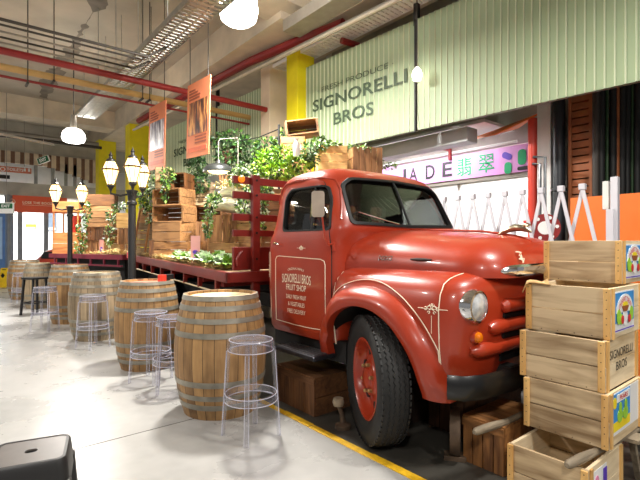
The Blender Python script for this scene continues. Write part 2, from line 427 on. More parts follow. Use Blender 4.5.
# back walls along the shop side
struct('wall_right', MB().b2(7.4, 7.6, 7.6, 20, 0, 5.6), WALLW)
wl = MB(); wl.b2(6.42, 6.6, 2.9, 7.4, 2.86, 5.6); wl.b2(6.42, 6.6, 2.25, 2.9, 0, 5.6); struct('wall_shopfront', wl, CONC)
struct('wall_shop_back', MB().b2(8.9, 9.0, 2.2, 7.6, 0, 3.6), WALLW)
struct('wall_shop_side', MB().b2(6.42, 9.0, 7.4, 7.6, 0, 5.6), WALLW)
struct('wall_shop_end', MB().b2(6.6, 9.0, 2.1, 2.25, 0, 5.6), WALLW)
struct('ceiling_shop', MB().b2(6.6, 9.0, 2.2, 7.6, 3.5, 3.6), WALLW)
struct('wall_services', MB().b2(6.75, 6.9, -2, 2.1, 0, 5.6), HALLDARK)
w1 = struct('window_1', MB().b2(6.43, 6.445, 2.9, 6.85, .1, 2.38), SHOPGLASS)
fr = MB()
for Y in (2.9, 4.2, 5.5, 6.8): fr.b2(6.4, 6.47, Y, Y+.05, 0, 2.4)
fr.b2(6.4, 6.47, 2.9, 6.85, 2.36, 2.42); fr.b2(6.4, 6.47, 2.9, 6.85, 0, .1)
obj('window_frame', fr, WHITE, w1)
struct('wall_shade_panel', MB().b2(5.15, 5.3, 5.0, 13.4, 0, 1.15), HALLDARK)  # added dark wall so the space under the tray reads black
# columns
struct('column_cream', MB().box((4.86, 7.3, 2.55), (.42, .34, 5.1), -.05), CREAM, .01)
struct('column_yellow', MB().box((4.84, 6.44, 2.55), (.36, .36, 5.1), -.05), YEL, .01)
for Y, n in ((14.1, 'a'), (17.0, 'b')):
    X = 5.2-.057*Y
    bm = MB(); bm.b2(X-.28, X+.28, Y-.22, Y+.22, 2.55 if n == 'b' else 0, 5.0, 0)
    if n == 'b': bm.b2(X-.28, X+.28, Y-.22, Y+.22, 0, 2.55, 1)
    struct('column_yellow', bm, [YEL, WALLW])
# far wall
YF = 18.5
def fy(px, py): return ray(px, py)*(YF/ray(px, py).y)+Vector((0, 0, 1.4))
bm = MB(); bm.b2(-9, 7.4, YF+.1, YF+.3, 4.2, 5.6); bm.b2(-9, 7.4, YF-.1, YF+.3, 3.05, 3.5)
struct('wall_far', bm, CONC)
struct('wall_far_upper', MB().b2(-9, 7.4, YF+.9, YF+1.0, 3.4, 5.6), WALLW)
bm = MB(); bm.b2(-9, 7.4, 22.6, 22.7, 0, 4.2); struct('wall_far_shop', bm, WALLW)
bm = MB(); bm.b2(-9, 7.4, YF+1.0, 22.6, 3.9, 4.0); struct('ceiling_far_shop', bm, WALLW)
struct('wall_far_plinth', MB().b2(.75, 5, YF+.2, YF+.35, 0, .85), M('ochre_plinth', (186, 150, 60), .6))
bm = MB()
for x in (fy(7, 240).x, fy(11, 240).x, fy(20, 240).x, fy(46, 240).x): bm.b2(x-.07, x+.07, YF-.05, YF+.1, 0, 3.05)
struct('window_2', bm, M('grey_mullion', (122, 126, 132), .5), label='grey mullions of the far shopfront')
w3 = MB(); 
for x in (fy(36, 175).x, fy(53, 175).x, fy(66, 175).x, fy(75, 175).x): w3.b2(x-.05, x+.05, YF, YF+.1, 3.5, 4.3)
struct('window_3', w3, M('clerestory_mullion', (150, 152, 152), .5), label='thin mullions of the clerestory windows')
# ribbed cladding with an arched lower edge
bm = MB(); x = -3.0; k = 0
while x < fy(92, 160).x:
    pxx = 320+450*((x*c_-YF*s_)/(x*s_+YF*c_))
    low = 4.16 if pxx < 40 else 4.16-max(0, (pxx-40)/52)**1.2*.5
    bm.b2(x, x+.125, YF-.0, YF+.1, low, 4.56, 0); bm.b2(x+.125, x+.27, YF-.04, YF+.1, low, 4.56, 1)
    x += .27
struct('wall_far_cladding', bm, [BRNSTRIP, PALEWOOD], label='ribbed brown and cream cladding above the far shopfront')

# ================================================================== CEILING SERVICES
def pipe(name, label, cat, pts, r, m, group=None, n=10):
    mb = MB()
    mb.tube(pts, r, n)
    return tag(obj(name, mb, m), label, cat, group)
pipe('fire_pipe', 'thick red fire main crossing under the concrete ceiling', 'pipe', [(-6, 7.25, 3.95), (4.64, 7.25, 3.95)], .05, REDPIPE)
pipe('service_pipe', 'tan yellow service pipe crossing the hall below the red main', 'pipe', [(-6, 8, 3.98), (4.72, 8, 3.98)], .05, TANPIPE)
pipe('fire_pipe', 'thin red pipe running right under the tan pipe', 'pipe', [(-6, 8.02, 3.85), (4.72, 8.02, 3.85)], .02, REDPIPE)
pipe('conduit', 'dark conduit nearest the raw ceiling slab', 'conduit', [(-6, 6, 3.82), (2.0, 6, 3.86), (2.25, 6, 4.05)], .018, DKPIPE)
for k, (Y, z, mm, t) in enumerate(((6.25, 3.76, DKPIPE, 'topmost dark of the four slim conduits above the red main'), (6.4, 3.74, GREYPIPE, 'second grey of the four slim conduits above the red main'),
                                (6.55, 3.73, DKPIPE, 'third dark of the four slim conduits above the red main'), (6.7, 3.72, GREYPIPE, 'lowest grey of the four slim conduits above the red main'))):
    pipe('conduit', t, 'conduit', [(-6, Y, z+.1), (2.0, Y, z+.14), (2.22, Y, z+.3)], .013, mm)
pipe('conduit', 'thick dark conduit along the far cladding', 'conduit', [(-6, 16.2, 4.6), (3.9, 16.2, 4.6)], .05, DKPIPE)
pipe('conduit', 'grey round duct along the far cladding', 'conduit', [(-6, 16.6, 4.78), (3.9, 16.6, 4.78)], .07, GREYPIPE)
pipe('conduit', 'pale conduit below the tan pipe', 'conduit', [(-6, 9.0, 3.75), (1.9, 12.2, 3.75)], .03, GREYPIPE)
pipe('fire_pipe', 'red fire pipe slanting back above the hanging banners', 'pipe', [(4.75, 5.2, 4.85), (4.55, 6.4, 4.86), (4.4, 7.4, 4.86), (4.1, 13, 4.86)], .08, REDPIPE)
pipe('fire_pipe', 'red branch pipe elbow beside the yellow column top', 'pipe', [(4.80, 5.3, 4.63), (5.6, 5.2, 4.63), (6.2, 5.2, 4.63)], .05, REDPIPE)
pipe('conduit', 'grey conduit under the slanting red pipe', 'conduit', [(4.62, 3.2, 4.64), (4.42, 6.8, 4.66), (4.05, 13, 4.66)], .045, GREYPIPE)
pipe('conduit', 'pale conduit beside the cream column top', 'conduit', [(4.5, 3.2, 4.55), (4.32, 6.8, 4.58), (3.95, 13, 4.58)], .03, M('pale_conduit', (196, 186, 168), .5))
def cable_tray(name, label, x0, x1, y0, y1, z, slat, mat, fine=.09):
    t = thing(name, label, 'cable tray', ((x0+x1)/2, (y0+y1)/2, z))
    for x in (x0, x1):
        obj('side_rail', MB().b2(x-.012, x+.012, y0, y1, z, z+.07), mat, t)
    mb = MB(); y = y0
    while y < y1: mb.b2(x0, x1, y, y+slat, z, z+.012); y += fine
    mb.b2((x0*2+x1)/3-.01, (x0*2+x1)/3+.01, y0, y1, z+.001, z+.013); mb.b2((x0+2*x1)/3-.01, (x0+2*x1)/3+.01, y0, y1, z+.001, z+.013)
    obj('rungs', mb, mat, t)
    return t
tr = cable_tray('cable_tray', 'long galvanised cable tray hung below the bare ceiling', 2.05, 2.42, 2.9, 10.6, 4.09, .05, STEEL)
mb = MB()
for k in range(7):
    for x in (2.04, 2.43): mb.cyl((x, 3.2+k*1.1, 4.1), (x, 3.2+k*1.1, 5.6), .006, n=6)
obj('hanger_rod', mb, STEEL, tr)
cable_tray('cable_tray', 'white perforated cable tray above the lettered awning', 4.72, 5.05, 2.2, 7.2, 4.72, .06, WHITE, .085)
mb = MB(); mb.b2(4.05, 4.32, 2.6, 5.8, 4.72, 4.8); mb.b2(4.02, 4.05, 2.6, 5.8, 4.72, 4.9); mb.b2(4.32, 4.35, 2.6, 5.8, 4.72, 4.9)
tag(obj('cable_duct', mb, GREYPIPE), 'grey cable duct beside the white tray at the ceiling', 'duct')
# hanger rods of the cross pipes
for px, Y, z in ((53, 8, 3.9), (141, 8, 3.9), (148, 8, 3.9), (27, 8.02, 3.8)):
    v = ray(px, 90); X = v.x/v.y*Y
    tag(obj('pipe_hanger', MB().cyl((X, Y-.09, z), (X, Y-.09, 5.6), .008, n=6).cyl((X, Y-.1, z), (X, Y+.1, z), .02, n=8), DKPIPE),
        {53: 'pipe hanger rod through the conduits by the ceiling stain', 141: 'first pipe hanger rod beside the cable tray', 148: 'second pipe hanger rod beside the cable tray', 27: 'thin pipe hanger rod at the red pipe end'}[px], 'hanger')
# high-bay pendants
def pendant(x, y, z, label, power, k=1, kz=1):
    t = thing('pendant_lamp', label, 'pendant lamp', (x, y, z), 0, 'high bay pendants')
    obj('diffuser', MB().lathe([(r*k, h*k*kz) for r, h in ((.0, -.10), (.16, -.10), (.21, -.06), (.235, .05), (.215, .2), (.15, .32), (.06, .36))], 28, (x, y, z)), LAMPWHITE, t)
    obj('housing', MB().cyl((x, y, z+.34*k*kz), (x, y, z+.5), .07, .05), GREYPIPE, t)
    obj('cord', MB().cyl((x, y, z+.5), (x, y, 5.6), .01, n=6), DKPIPE, t)
    lamp('overhead_light', 'AREA', (x, y, z-.115*k*kz), power, (1, .965, .91), .38)
    lamp('overhead_uplight', 'POINT', (x+.3, y, z+.62), power*.12, (1, .95, .88), .12)
def offview_light(x, y, z, label, power):     # unseen overhead lights beyond the frame, built without lamp bodies
    lamp('overhead_light', 'AREA', (x, y, z-.115), power, (1, .965, .91), .38)
    lamp('overhead_uplight', 'POINT', (x+.3, y, z+.62), power*.12, (1, .95, .88), .12)
pendant(2.68, 4.80, 4.16, 'big white pendant lamp above the truck tray', PENDANT_W*1.9)
pendant(1.97, 10.4, 3.56, 'smaller white pendant lamp far down the hall', PENDANT_W*1.4, .95, .66)
offview_light(2.9, .5, 4.1, 'added light over the crates', PENDANT_W*.62)  # added unseen light that brightens the dim end of the awning
offview_light(1.6, -2.2, 3.95, 'behind the viewer', PENDANT_W*.7)
offview_light(-1.6, 4.6, 3.95, 'pendant lamp outside the view over the open floor', PENDANT_W*.75)
offview_light(-2.2, 10.4, 3.95, 'pendant lamp outside the view down the open floor', PENDANT_W*1.3)
offview_light(-1.8, -1.4, 3.95, 'pendant lamp behind the viewer over the open floor', PENDANT_W*.8)

# ================================================================== AWNINGS
def awning(label, y0, y1, z0=2.97, z1=4.5, off=0):
    n = max(2, int((y1-y0)/.088)); st = (y1-y0)/n
    pr = []   # (y, outset, mat of the strip that starts here)
    for k in range(n):
        y = y0+k*st
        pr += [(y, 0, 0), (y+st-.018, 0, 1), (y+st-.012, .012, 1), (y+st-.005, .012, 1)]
    pr.append((y1, 0, 0))
    t = thing('awning_panel', label, 'awning', (WX((y0+y1)/2), (y0+y1)/2, z0), 0, 'green corrugated awning panels')
    mb = MB()
    for i in range(len(pr)-1):
        (a, oa, m), (b, ob, _) = pr[i], pr[i+1]
        mb.add([(WX(a)-oa+off, a, z0), (WX(b)-ob+off, b, z0), (WX(b)-ob+off, b, z1), (WX(a)-oa+off, a, z1)], [(0, 1, 2, 3)], m)
        mb.add([(WX(a)+.02+off, a, z0), (WX(b)+.02+off, b, z0), (WX(b)+.02+off, b, z1), (WX(a)+.02+off, a, z1)], [(3, 2, 1, 0)], 0)
    obj('corrugated_sheet', mb, [GREEN, RIDGEGLINT], t, recalc=False)
    for zz in (z0+.02, z1-.02): obj('back_rail', MB().bar((WX(y0)+.05+off, y0, zz), (WX(y1)+.05+off, y1, zz), .06, .03), GREYPIPE, t)
    return t
def wall_text(t, txt, yc, zc, w, h, bold=0.0, dx=.016):
    mb = MB(); mb.text(txt, lambda x, y: (WX(yc-x)-dx, yc-x, zc+y), w, h, bold=bold)
    return obj('lettering', mb, SIGNGREEN, t)
awning('plain green awning panel above the orange board', .35, 3.93)
a2 = awning('green awning panel with dark shop lettering beside yellow column', 3.99, 6.36)
wall_text(a2, '\u00b7 FRESH PRODUCE \u00b7', 5.15, 4.005, 1.62, .085)
wall_text(a2, 'SIGNORELLI', 5.09, 3.77, 1.98, .2, .018)
wall_text(a2, 'BROS', 5.14, 3.45, .86, .2, .018)
a3 = awning('narrow green awning panel behind the ivy', 7.45, 9.3)
a4 = awning('far lettered green awning panel behind the hanging banners', 9.38, 13.2)
wall_text(a4, '\u00b7 FRESH PRODUCE \u00b7', 10.55, 4.0, 1.62, .085)
wall_text(a4, 'SIGNORELLI', 10.55, 3.77, 1.98, .2, .018)
wall_text(a4, 'BROS', 10.55, 3.45, .86, .2, .018)
for y, l in ((3.96, 'black hanger post in the gap beside the lettered awning'), (9.34, 'black hanger post in the gap behind the banners')):
    mb = MB(); mb.b2(WX(y)-.02, WX(y)+.05, y-.03, y+.03, 4.42, 5.05); mb.b2(WX(y)-.03, WX(y)+.0, y-.012, y+.012, 2.95, 4.45)
    tag(obj('hanger_post', mb, POSTBLK), l, 'post')
# small bulb in the awning gap
bp = at(417, 75, 5.95)
t = thing('bulb_lamp', 'small glowing bulb hanging in front of the awning gap', 'lamp', bp)
obj('bulb', MB().lathe([(.0, -.09), (.05, -.07), (.07, 0), (.05, .06), (.02, .1)], 16, bp), glow('lit_bulb', (255, 246, 226), 6), t)
obj('cord', MB().cyl(bp+Vector((0, 0, .1)), (bp.x, bp.y, 5.05), .008, n=6), DKPIPE, t)
# lintel below the awning
mb = MB(); mb.b2(5.35, 5.6, 3.4, 6.6, 2.78, 2.98)
tag(obj('steel_lintel', mb, M('grey_lintel_paint', (190, 194, 194), .5, var=.06), bevel=.01), 'grey steel beam under the lettered awning', 'beam')
mb = MB(); mb.b2(5.6, 6.42, 3.3, 7.4, 3.06, 3.1)
struct('ceiling_soffit', mb, WALLW)
t = thing('tube_light', 'lit white tube light under the shop soffit', 'light', (5.8, 5.1, 3.0))
obj('tube', MB().cyl((5.8, 4.7, 3.02), (5.8, 5.5, 3.02), .022), TUBE, t)
obj('fitting', MB().b2(5.76, 5.84, 4.65, 5.55, 3.035, 3.06), WHITE, t)
lamp('tube_glow', 'AREA', (5.75, 4.9, 3.0), 42, (1, 1, 1), .1, sy=2.4)
pipe('fire_pipe', 'red sprinkler drop pipe above the pink sign', 'pipe', [at(447, 140, 7.4), at(441, 140, 7.5), at(441, 148, 7.5), at(450, 150, 7.3), at(450, 160, 7.3)], .03, REDPIPE)
pipe('conduit', 'thin white pipe running above the pink sign', 'pipe', [(6.3, 3.2, 3.0-.12), (6.3, 6.8, 2.88)], .02, WHITE)

# ================================================================== JADE SHOP FRONT
t = thing('shop_sign', 'pink shop sign with black letters behind the truck', 'sign', (6.3, 4.5, 2.42))
obj('board', MB().b2(6.28, 6.36, 2.93, 6.4, 2.43, 2.82), JADEPINK, t)
def sgn(yc, zc): return lambda x, y: (6.274, yc-x, zc+y)
lm = MB()
for ch, px in (('J', 403), ('A', 413), ('D', 430), ('E', 447)):
    v = ray(px, 190); yc = 6.27*v.y/v.x
    lm.text(ch, sgn(yc, 2.62), .14 if ch == 'J' else .19, .24, bold=.02)
obj('lettering', lm, JADEBLK, t)
lm = MB()
for ch, px in (('\u7fe1', 464), ('\u7fe0', 486)):
    v = ray(px, 170); yc = 6.27*v.y/v.x; lm.text(ch, sgn(yc, 2.62), .26, .28, bold=.006)
obj('lettering', lm, JADEGRN, t, label='green characters')
lm = MB()
def blob(px, py, w, h, rr=.08, mi=0, x=6.276, tilt=0):
    v = ray(px, py); k = x/v.x; c0 = (v.y*k, 1.4+v.z*k); r = min(rr, w/2.01, h/2.01)
    pts = rrect(-w/2, w/2, -h/2, h/2, r)
    ct, st = math.cos(tilt), math.sin(tilt)
    lm.prism([(c0[0]+p[0]*ct-p[1]*st, c0[1]+p[0]*st+p[1]*ct) for p in pts], 'X', x-.004, x+.004, mi)
blob(507, 156, .16, .09, .05, 1, tilt=.5); blob(508, 168, .11, .17, .05); blob(522, 157, .12, .22, .05); blob(523, 168, .16, .05, .02, 2)
obj('painted_motif', lm, [JADEGRN, PURPLE, JADEBLK], t)
mb = MB(); mb.b2(6.3, 6.42, 2.93, 6.4, 2.37, 2.43); obj('lower_rail', mb, GREYPIPE, t)
# shop goods faintly seen
for k, (px, py, l) in enumerate(((548, 200, 'small'), )): pass
t = thing('fire_poster', 'small white and red notice inside the jade shop window', 'notice', (6.42, 3.35, 1.5))
p = Vector((6.424, 3.1, 1.66)); obj('sheet', MB().box(p, (.01, .16, .22), mi=0), WHITE, t); obj('print', MB().box(p+Vector((-.007, 0, .05)), (.004, .13, .06)), LRED, t)
# orange lozenge hanging inside above the sign
v = at(507, 128, 6.0)
tag(obj('orange_canopy', MB().add([v+Vector((0, .55, -.05)), v+Vector((.3, 0, .06)), v+Vector((0, -.4, .1)), v+Vector((-.3, 0, -.12)),
    v+Vector((0, .55, -.07)), v+Vector((.3, 0, .04)), v+Vector((0, -.4, .08)), v+Vector((-.3, 0, -.14))],
    [(0, 1, 2, 3), (7, 6, 5, 4), (0, 4, 5, 1), (1, 5, 6, 2), (2, 6, 7, 3), (3, 7, 4, 0)]), ORANGE), 'orange panel under the awning above the pink sign', 'panel')

# right hand services corner
p = at(532.5, 180, 5.75)
tag(obj('red_column', MB().cyl((p.x, p.y, 0), (p.x, p.y, 3.0), .055, n=18), DRED), 'slim round red column beside the pink sign', 'column')
p = at(547, 180, 6.15)
struct('column_white', MB().b2(p.x-.1, p.x+.12, p.y-.09, p.y+.09, 0, 5.0), WALLW)
p = at(559, 180, 5.95)
tag(obj('downpipe', MB().cyl((p.x, p.y, 0), (p.x, p.y, 3.4), .075, n=18).cyl((p.x, p.y, 2.1), (p.x, p.y, 2.13), .095, n=18), M('charcoal_pipe', (44, 48, 54), .4)), 'thick charcoal downpipe beside white column', 'pipe')
p = at(567, 180, 6.1)
struct('column_grey', MB().b2(p.x-.06, p.x+.1, p.y-.06, p.y+.06, 0, 5.0), CONC)
p = at(581, 180, 5.7)
t = thing('timber_ladder_rack', 'brown timber rack of short horizontal slats beside dark pipes', 'rack', (p.x, p.y, 0))
for dy in (-.12, .12): obj('upright', MB().b2(p.x-.03, p.x+.03, p.y+dy-.02, p.y+dy+.02, 0, 3.4), BRICK, t)
mb = MB()
for k in range(34): mb.b2(p.x-.02, p.x+.05, p.y-.1, p.y+.1, .1+k*.097, .1+k*.097+.078)
obj('slats', mb, BRICK, t)
obj('gap_shade_sheet', MB().b2(p.x+.055, p.x+.07, p.y-.13, p.y+.13, 0, 3.4), HALLDARK, t)  # added dark sheet, keeps the lit shop from showing between the slats
dk = [(596, DKPIPE, .04, 'dark'), (601, BLACK, .045, 'black'), (607, LEAF[3], .018, 'slim green'), (613, BLACK, .04, 'black'), (617, BRICK, .028, 'orange brown'), (622, BLACK, .045, 'black'),
      (627, BLACK, .04, 'black'), (632, LEAF[3], .016, 'slim green'), (637, BLACK, .045, 'black'), (645, BLACK, .05, 'black'), (654, BLACK, .05, 'black')]
names = ['beside the timber rack', 'second from the timber rack', 'third from the timber rack', 'fourth from the timber rack', 'behind the white gate post', 'just past the gate post',
         'second past the gate post', 'third past the gate post', 'fourth past the gate post', 'fifth past the gate post', 'sixth past the gate post']
for (px, m, r, w), nm in zip(dk, names):
    p = at(px, 150, 5.5); tag(obj('riser_pipe', MB().cyl((p.x, p.y, 0), (p.x, p.y, 3.4), r, n=12), m), f'{w} riser pipe {nm}', 'pipe')
p0, p1 = at(571, 200, 5.3), at(668, 200, 4.55)
tag(obj('orange_board', MB().bar((p0.x, p0.y, .97), (p1.x, p1.y, .97), .03, 1.94), ORANGE), 'plain orange hoarding board behind the folding gate', 'board')
for pts, l in (([at(533, 157, 5.7), at(545, 157, 5.6), at(545, 200, 5.6), at(545, 240, 5.6)], 'taller grey bent handrail pipe by red column'), ([at(533, 164, 5.7), at(540, 164, 5.6), at(540, 200, 5.6), at(540, 240, 5.6)], 'shorter grey bent handrail pipe by red column')):
    pts = [Vector(q) for q in pts]; pts[-1].z = 0; pts[2].x = pts[3].x = pts[1].x; pts[2].y = pts[3].y = pts[1].y
    tag(obj('bent_pipe', MB().tube(pts, .018), M('grey_steel_pipe', (126, 130, 134), .35, .6)), l, 'pipe')
# fire hose reel
p = at(545, 228, 5.45)
vd = Vector((p.x, p.y, 0)).normalized(); R = Vector((0, 0, 1)).rotation_difference(-vd).to_matrix()
t = thing('fire_hose_reel', 'round red fire hose reel with white disc behind the gate', 'hose reel', (p.x, p.y, p.z-.2))
obj('drum', MB().lathe([(.0, -.05), (.17, -.05), (.17, -.03), (.12, -.02), (.12, .02), (.17, .03), (.17, .05), (0, .05)], 28, p, R), REDPIPE, t)
obj('disc', MB().lathe([(0, .05), (.08, .05), (.08, .056), (0, .056)], 24, p, R), WHITE, t)
obj('bracket', MB().bar(p+vd*.05, (p.x+vd.x*.05, p.y+vd.y*.05, 0), .05, .05), DKPIPE, t)
mb = MB()
for a in range(6):
    q = p+R @ Vector((.13*math.cos(a*1.05), .13*math.sin(a*1.05), .053)); mb.lathe([(0, 0), (.022, 0), (.022, .003), (0, .003)], 8, q, R)
obj('markings', mb, WHITE, t)

# folding gate
t = thing('folding_gate', 'white folding lattice safety gate behind the truck bonnet', 'gate', (4.7, 2.6, 0))
Xg = 4.7; GATESHADED = M('gate_white_shaded', (196, 196, 202), .4, var=.03)  # gate white toned down, the shade on the bars is in the colour
pk = [1.74+.196*k for k in range(9)]
for k, y in enumerate(pk):
    for sg in (1, -1):
        yb = y+sg*.40
        if yb < 1.5:
            z = 1.93-(y-1.5)/.40*1.8 if sg < 0 else .12; yb = 1.5
        else: z = .12
        obj('lattice_bar', MB().bar((Xg+.012*sg, y, 1.95), (Xg+.012*sg, yb, z), .034, .012, up=(1, 0, 0)), GATESHADED, t)
for y in pk: obj('pivot_cap', MB().box((Xg, y, 1.95), (.05, .06, .06)), GATESHADED, t, bevel=.006)
p = at(615, 180, 4.13)
obj('gate_post', MB().b2(p.x-.03, p.x+.03, p.y-.03, p.y+.03, 0, 2.015), GATESHADED, t, bevel=.004)
p = at(608, 180, 4.2)
obj('latch_plate', MB().b2(Xg-.025, Xg+.025, p.y-.025, p.y+.025, 1.72, 1.98), M('grey_latch', (206, 206, 200), .4), t, bevel=.004)
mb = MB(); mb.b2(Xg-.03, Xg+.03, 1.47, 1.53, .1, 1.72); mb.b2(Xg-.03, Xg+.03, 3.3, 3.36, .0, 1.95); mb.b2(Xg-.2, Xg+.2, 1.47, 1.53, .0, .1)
obj('end_frame', mb, GATESHADED, t)

# ================================================================== TRUCK
TX = 3.2
truck = thing('flatbed_truck', 'vintage red flatbed truck with cream signwriting on the cab door', 'truck', (3.2, 3.2, 0))
def sell(hx, yf, yr, n, z, m=120, off=0, cx=TX):
    hx -= off; yf += off; yr -= off
    yc, hy = (yf+yr)/2, (yr-yf)/2; out = []
    for k in range(m):
        a = 2*pi*(k+.5)/m; c, s = math.cos(a), math.sin(a)
        out.append((cx+hx*math.copysign(abs(c)**(2/n), c), yc+hy*math.copysign(abs(s)**(2/n), s), z))
    return out
CAB = [(.60, .83, 2.68, 3.68), (.64, .845, 2.67, 3.71), (1.0, .855, 2.67, 3.73), (1.3, .855, 2.67, 3.73), (1.44, .85, 2.66, 3.72), (1.50, .84, 2.62, 3.70), (1.56, .835, 2.615, 3.69), (1.7, .82, 2.68, 3.675),
       (1.82, .805, 2.735, 3.665), (1.92, .79, 2.785, 3.65), (1.98, .765, 2.825, 3.625), (2.03, .715, 2.875, 3.57), (2.065, .63, 2.945, 3.49), (2.09, .49, 3.02, 3.37), (2.102, .22, 3.12, 3.22)]
def cabrow(z):
    for a, b in zip(CAB, CAB[1:]):
        if a[0] <= z <= b[0]:
            t = (z-a[0])/(b[0]-a[0]); return [a[i]+(b[i]-a[i])*t for i in range(4)]
    return CAB[0] if z < CAB[0][0] else CAB[-1]
def cabn(z): return 8.5 if z < 1.42 else (8.5-(z-1.42)*14 if z < 1.6 else max(4.2, 6-(z-1.6)*3.6))
def cabx(y, z):
    _, hx, yf, yr = cabrow(z); n = cabn(z); yc, hy = (yf+yr)/2, (yr-yf)/2
    return TX-hx*max(0, 1-min(1, abs((y-yc)/hy))**n)**(1/n)
def cabfront(x, z):
    _, hx, yf, yr = cabrow(z); n = cabn(z); yc, hy = (yf+yr)/2, (yr-yf)/2
    return yc-hy*max(0, 1-min(1, abs((x-TX)/hx))**n)**(1/n)
def cabshell(o0, o1):
    mb = MB()
    mb.loft([sell(hx, yf, yr, cabn(z), z+(-o0 if i > 9 else 0), off=o0) for i, (z, hx, yf, yr) in enumerate(CAB)], mi=0)
    k = len(mb.f)
    inner = [sell(hx, yf, yr, cabn(z), z+(.02 if i == 0 else 0)-(o1 if i > 9 else 0), off=o1) for i, (z, hx, yf, yr) in enumerate(CAB[:-1])]
    mb.loft(inner, mi=1)
    for i in range(k, len(mb.f)): mb.f[i] = mb.f[i][::-1]
    return mb
# window outlines in (y,z) and (x,z)
SIDE = [(3.40, 1.52), (2.755, 1.52), (2.805, 1.76), (2.87, 1.89), (3.33, 1.89), (3.40, 1.82)]
FRONT = [(2.51, 1.575), (3.2, 1.56), (3.89, 1.575), (3.85, 1.9), (3.74, 1.965), (3.2, 1.985), (2.66, 1.965), (2.55, 1.9)]
REAR = [(2.85, 1.58), (3.55, 1.58), (3.55, 1.84), (2.85, 1.84)]
def grow(poly, g):
    cx = sum(p[0] for p in poly)/len(poly); cy = sum(p[1] for p in poly)/len(poly)
    hx = max(abs(p[0]-cx) for p in poly); hy = max(abs(p[1]-cy) for p in poly)
    return [(cx+(x-cx)*(1+g/hx), cy+(y-cy)*(1+g/hy)) for x, y in poly]
def cut(poly, ax, a0, a1, r=.05): return MB().prism(rpoly(poly, r), ax, a0, a1, mi=1)
SIDEc = lambda g=0: cut(grow(SIDE, g), 'X', 2.0, 2.9)
SIDEr = lambda g=0: cut(grow(SIDE, g), 'X', 3.5, 4.4)
FRONTc = lambda g=0: cut(grow(FRONT, g), 'Y', 2.3, 2.98, .045)
REARc = lambda g=0: cut(grow(REAR, g), 'Y', 3.4, 3.9)
def QRc(sg, g=0): return cut(grow([(TX+sg*.52, 1.6), (TX+sg*.72, 1.6), (TX+sg*.70, 1.83), (TX+sg*.52, 1.83)], g), 'Y', 3.3, 3.9, .04)
CABIN = M('cab_interior', (30, 26, 25), .8)
body = boolean(cabshell(0, .045), [(SIDEc(), 'DIFFERENCE'), (SIDEr(), 'DIFFERENCE'), (FRONTc(), 'DIFFERENCE'), (REARc(), 'DIFFERENCE'), (QRc(1), 'DIFFERENCE'), (QRc(-1), 'DIFFERENCE')])
obj('cab', body, [RED, CABIN], truck, recalc=False)
DOOR = [(3.56, .66), (2.74, .66), (2.74, 1.35), (2.77, 1.55), (2.84, 1.78), (2.91, 1.935), (3.37, 1.94), (3.48, 1.85), (3.56, 1.45)]
for nm, a0, a1, sc in (('', 2.0, 2.9, SIDEc), ('', 3.5, 4.4, SIDEr)):
    d = boolean(cabshell(-.007, .03), [(cut(DOOR, 'X', a0, a1, .04), 'INTERSECT'), (sc(.012), 'DIFFERENCE')])
    door = obj('door', d, [RED, CABIN], truck, recalc=False)
    g = boolean(cabshell(.018, .022), [(sc(.008), 'INTERSECT')])
    g.m = [0]*len(g.m)
    obj('window_pane', g, GLASS, door, recalc=False)
    if sc is SIDEc: near_door = door
    gk = boolean(cabshell(-.009, .03), [(sc(.010), 'INTERSECT'), (sc(-.006), 'DIFFERENCE')])
    gk.m = [0]*len(gk.m); obj('window_rubber', gk, BLACK, door, recalc=False)
for sc, l in ((FRONTc, 'windscreen'), (REARc, 'rear_window')):
    g = boolean(cabshell(.016, .02), [(sc(.008), 'INTERSECT')]); g.m = [0]*len(g.m)
    pane = obj(l, g, GLASS, truck, recalc=False)
    gk = boolean(cabshell(-.010, .03), [(sc(.016), 'INTERSECT'), (sc(-.012), 'DIFFERENCE')]); gk.m = [0]*len(gk.m)
    obj('rubber_seal', gk, BLACK, pane, recalc=False)
    if l == 'windscreen':
        mb = MB(); mb.tube([(TX, cabfront(TX, z)+.0, z) for z in (1.56, 1.65, 1.75, 1.85, 1.93, 1.985)], .011)
        obj('centre_bar', mb, BLACK, pane)
def onside(y, z, o=.011): return (cabx(y, z)-o, y, z)
for sg in (1, -1):
    g = boolean(cabshell(.018, .022), [(QRc(sg, .008), 'INTERSECT')]); g.m = [0]*len(g.m)
    obj('quarter_window', g, GLASS, truck, recalc=False)
obj('wiper', MB().tube([(x, cabfront(x, z)-.014, z) for x, z in ((3.04, 1.575), (2.92, 1.595), (2.76, 1.63), (2.60, 1.665))], [.007, .005, .005, .004], 6), CHROME, truck)
# vent window bar, drip rail
obj('quarter_light_bar', MB().tube([onside(2.985, z, .0) for z in (1.51, 1.6, 1.7, 1.8, 1.89)], .009), BLACK, near_door)
obj('drip_rail', MB().tube([onside(y, z, .006) for y, z in ((2.70, 1.60), (2.74, 1.72), (2.80, 1.86), (2.86, 1.945), (2.95, 1.965), (3.3, 1.972), (3.44, 1.955), (3.53, 1.9), (3.58, 1.78))], .011), RED, truck)
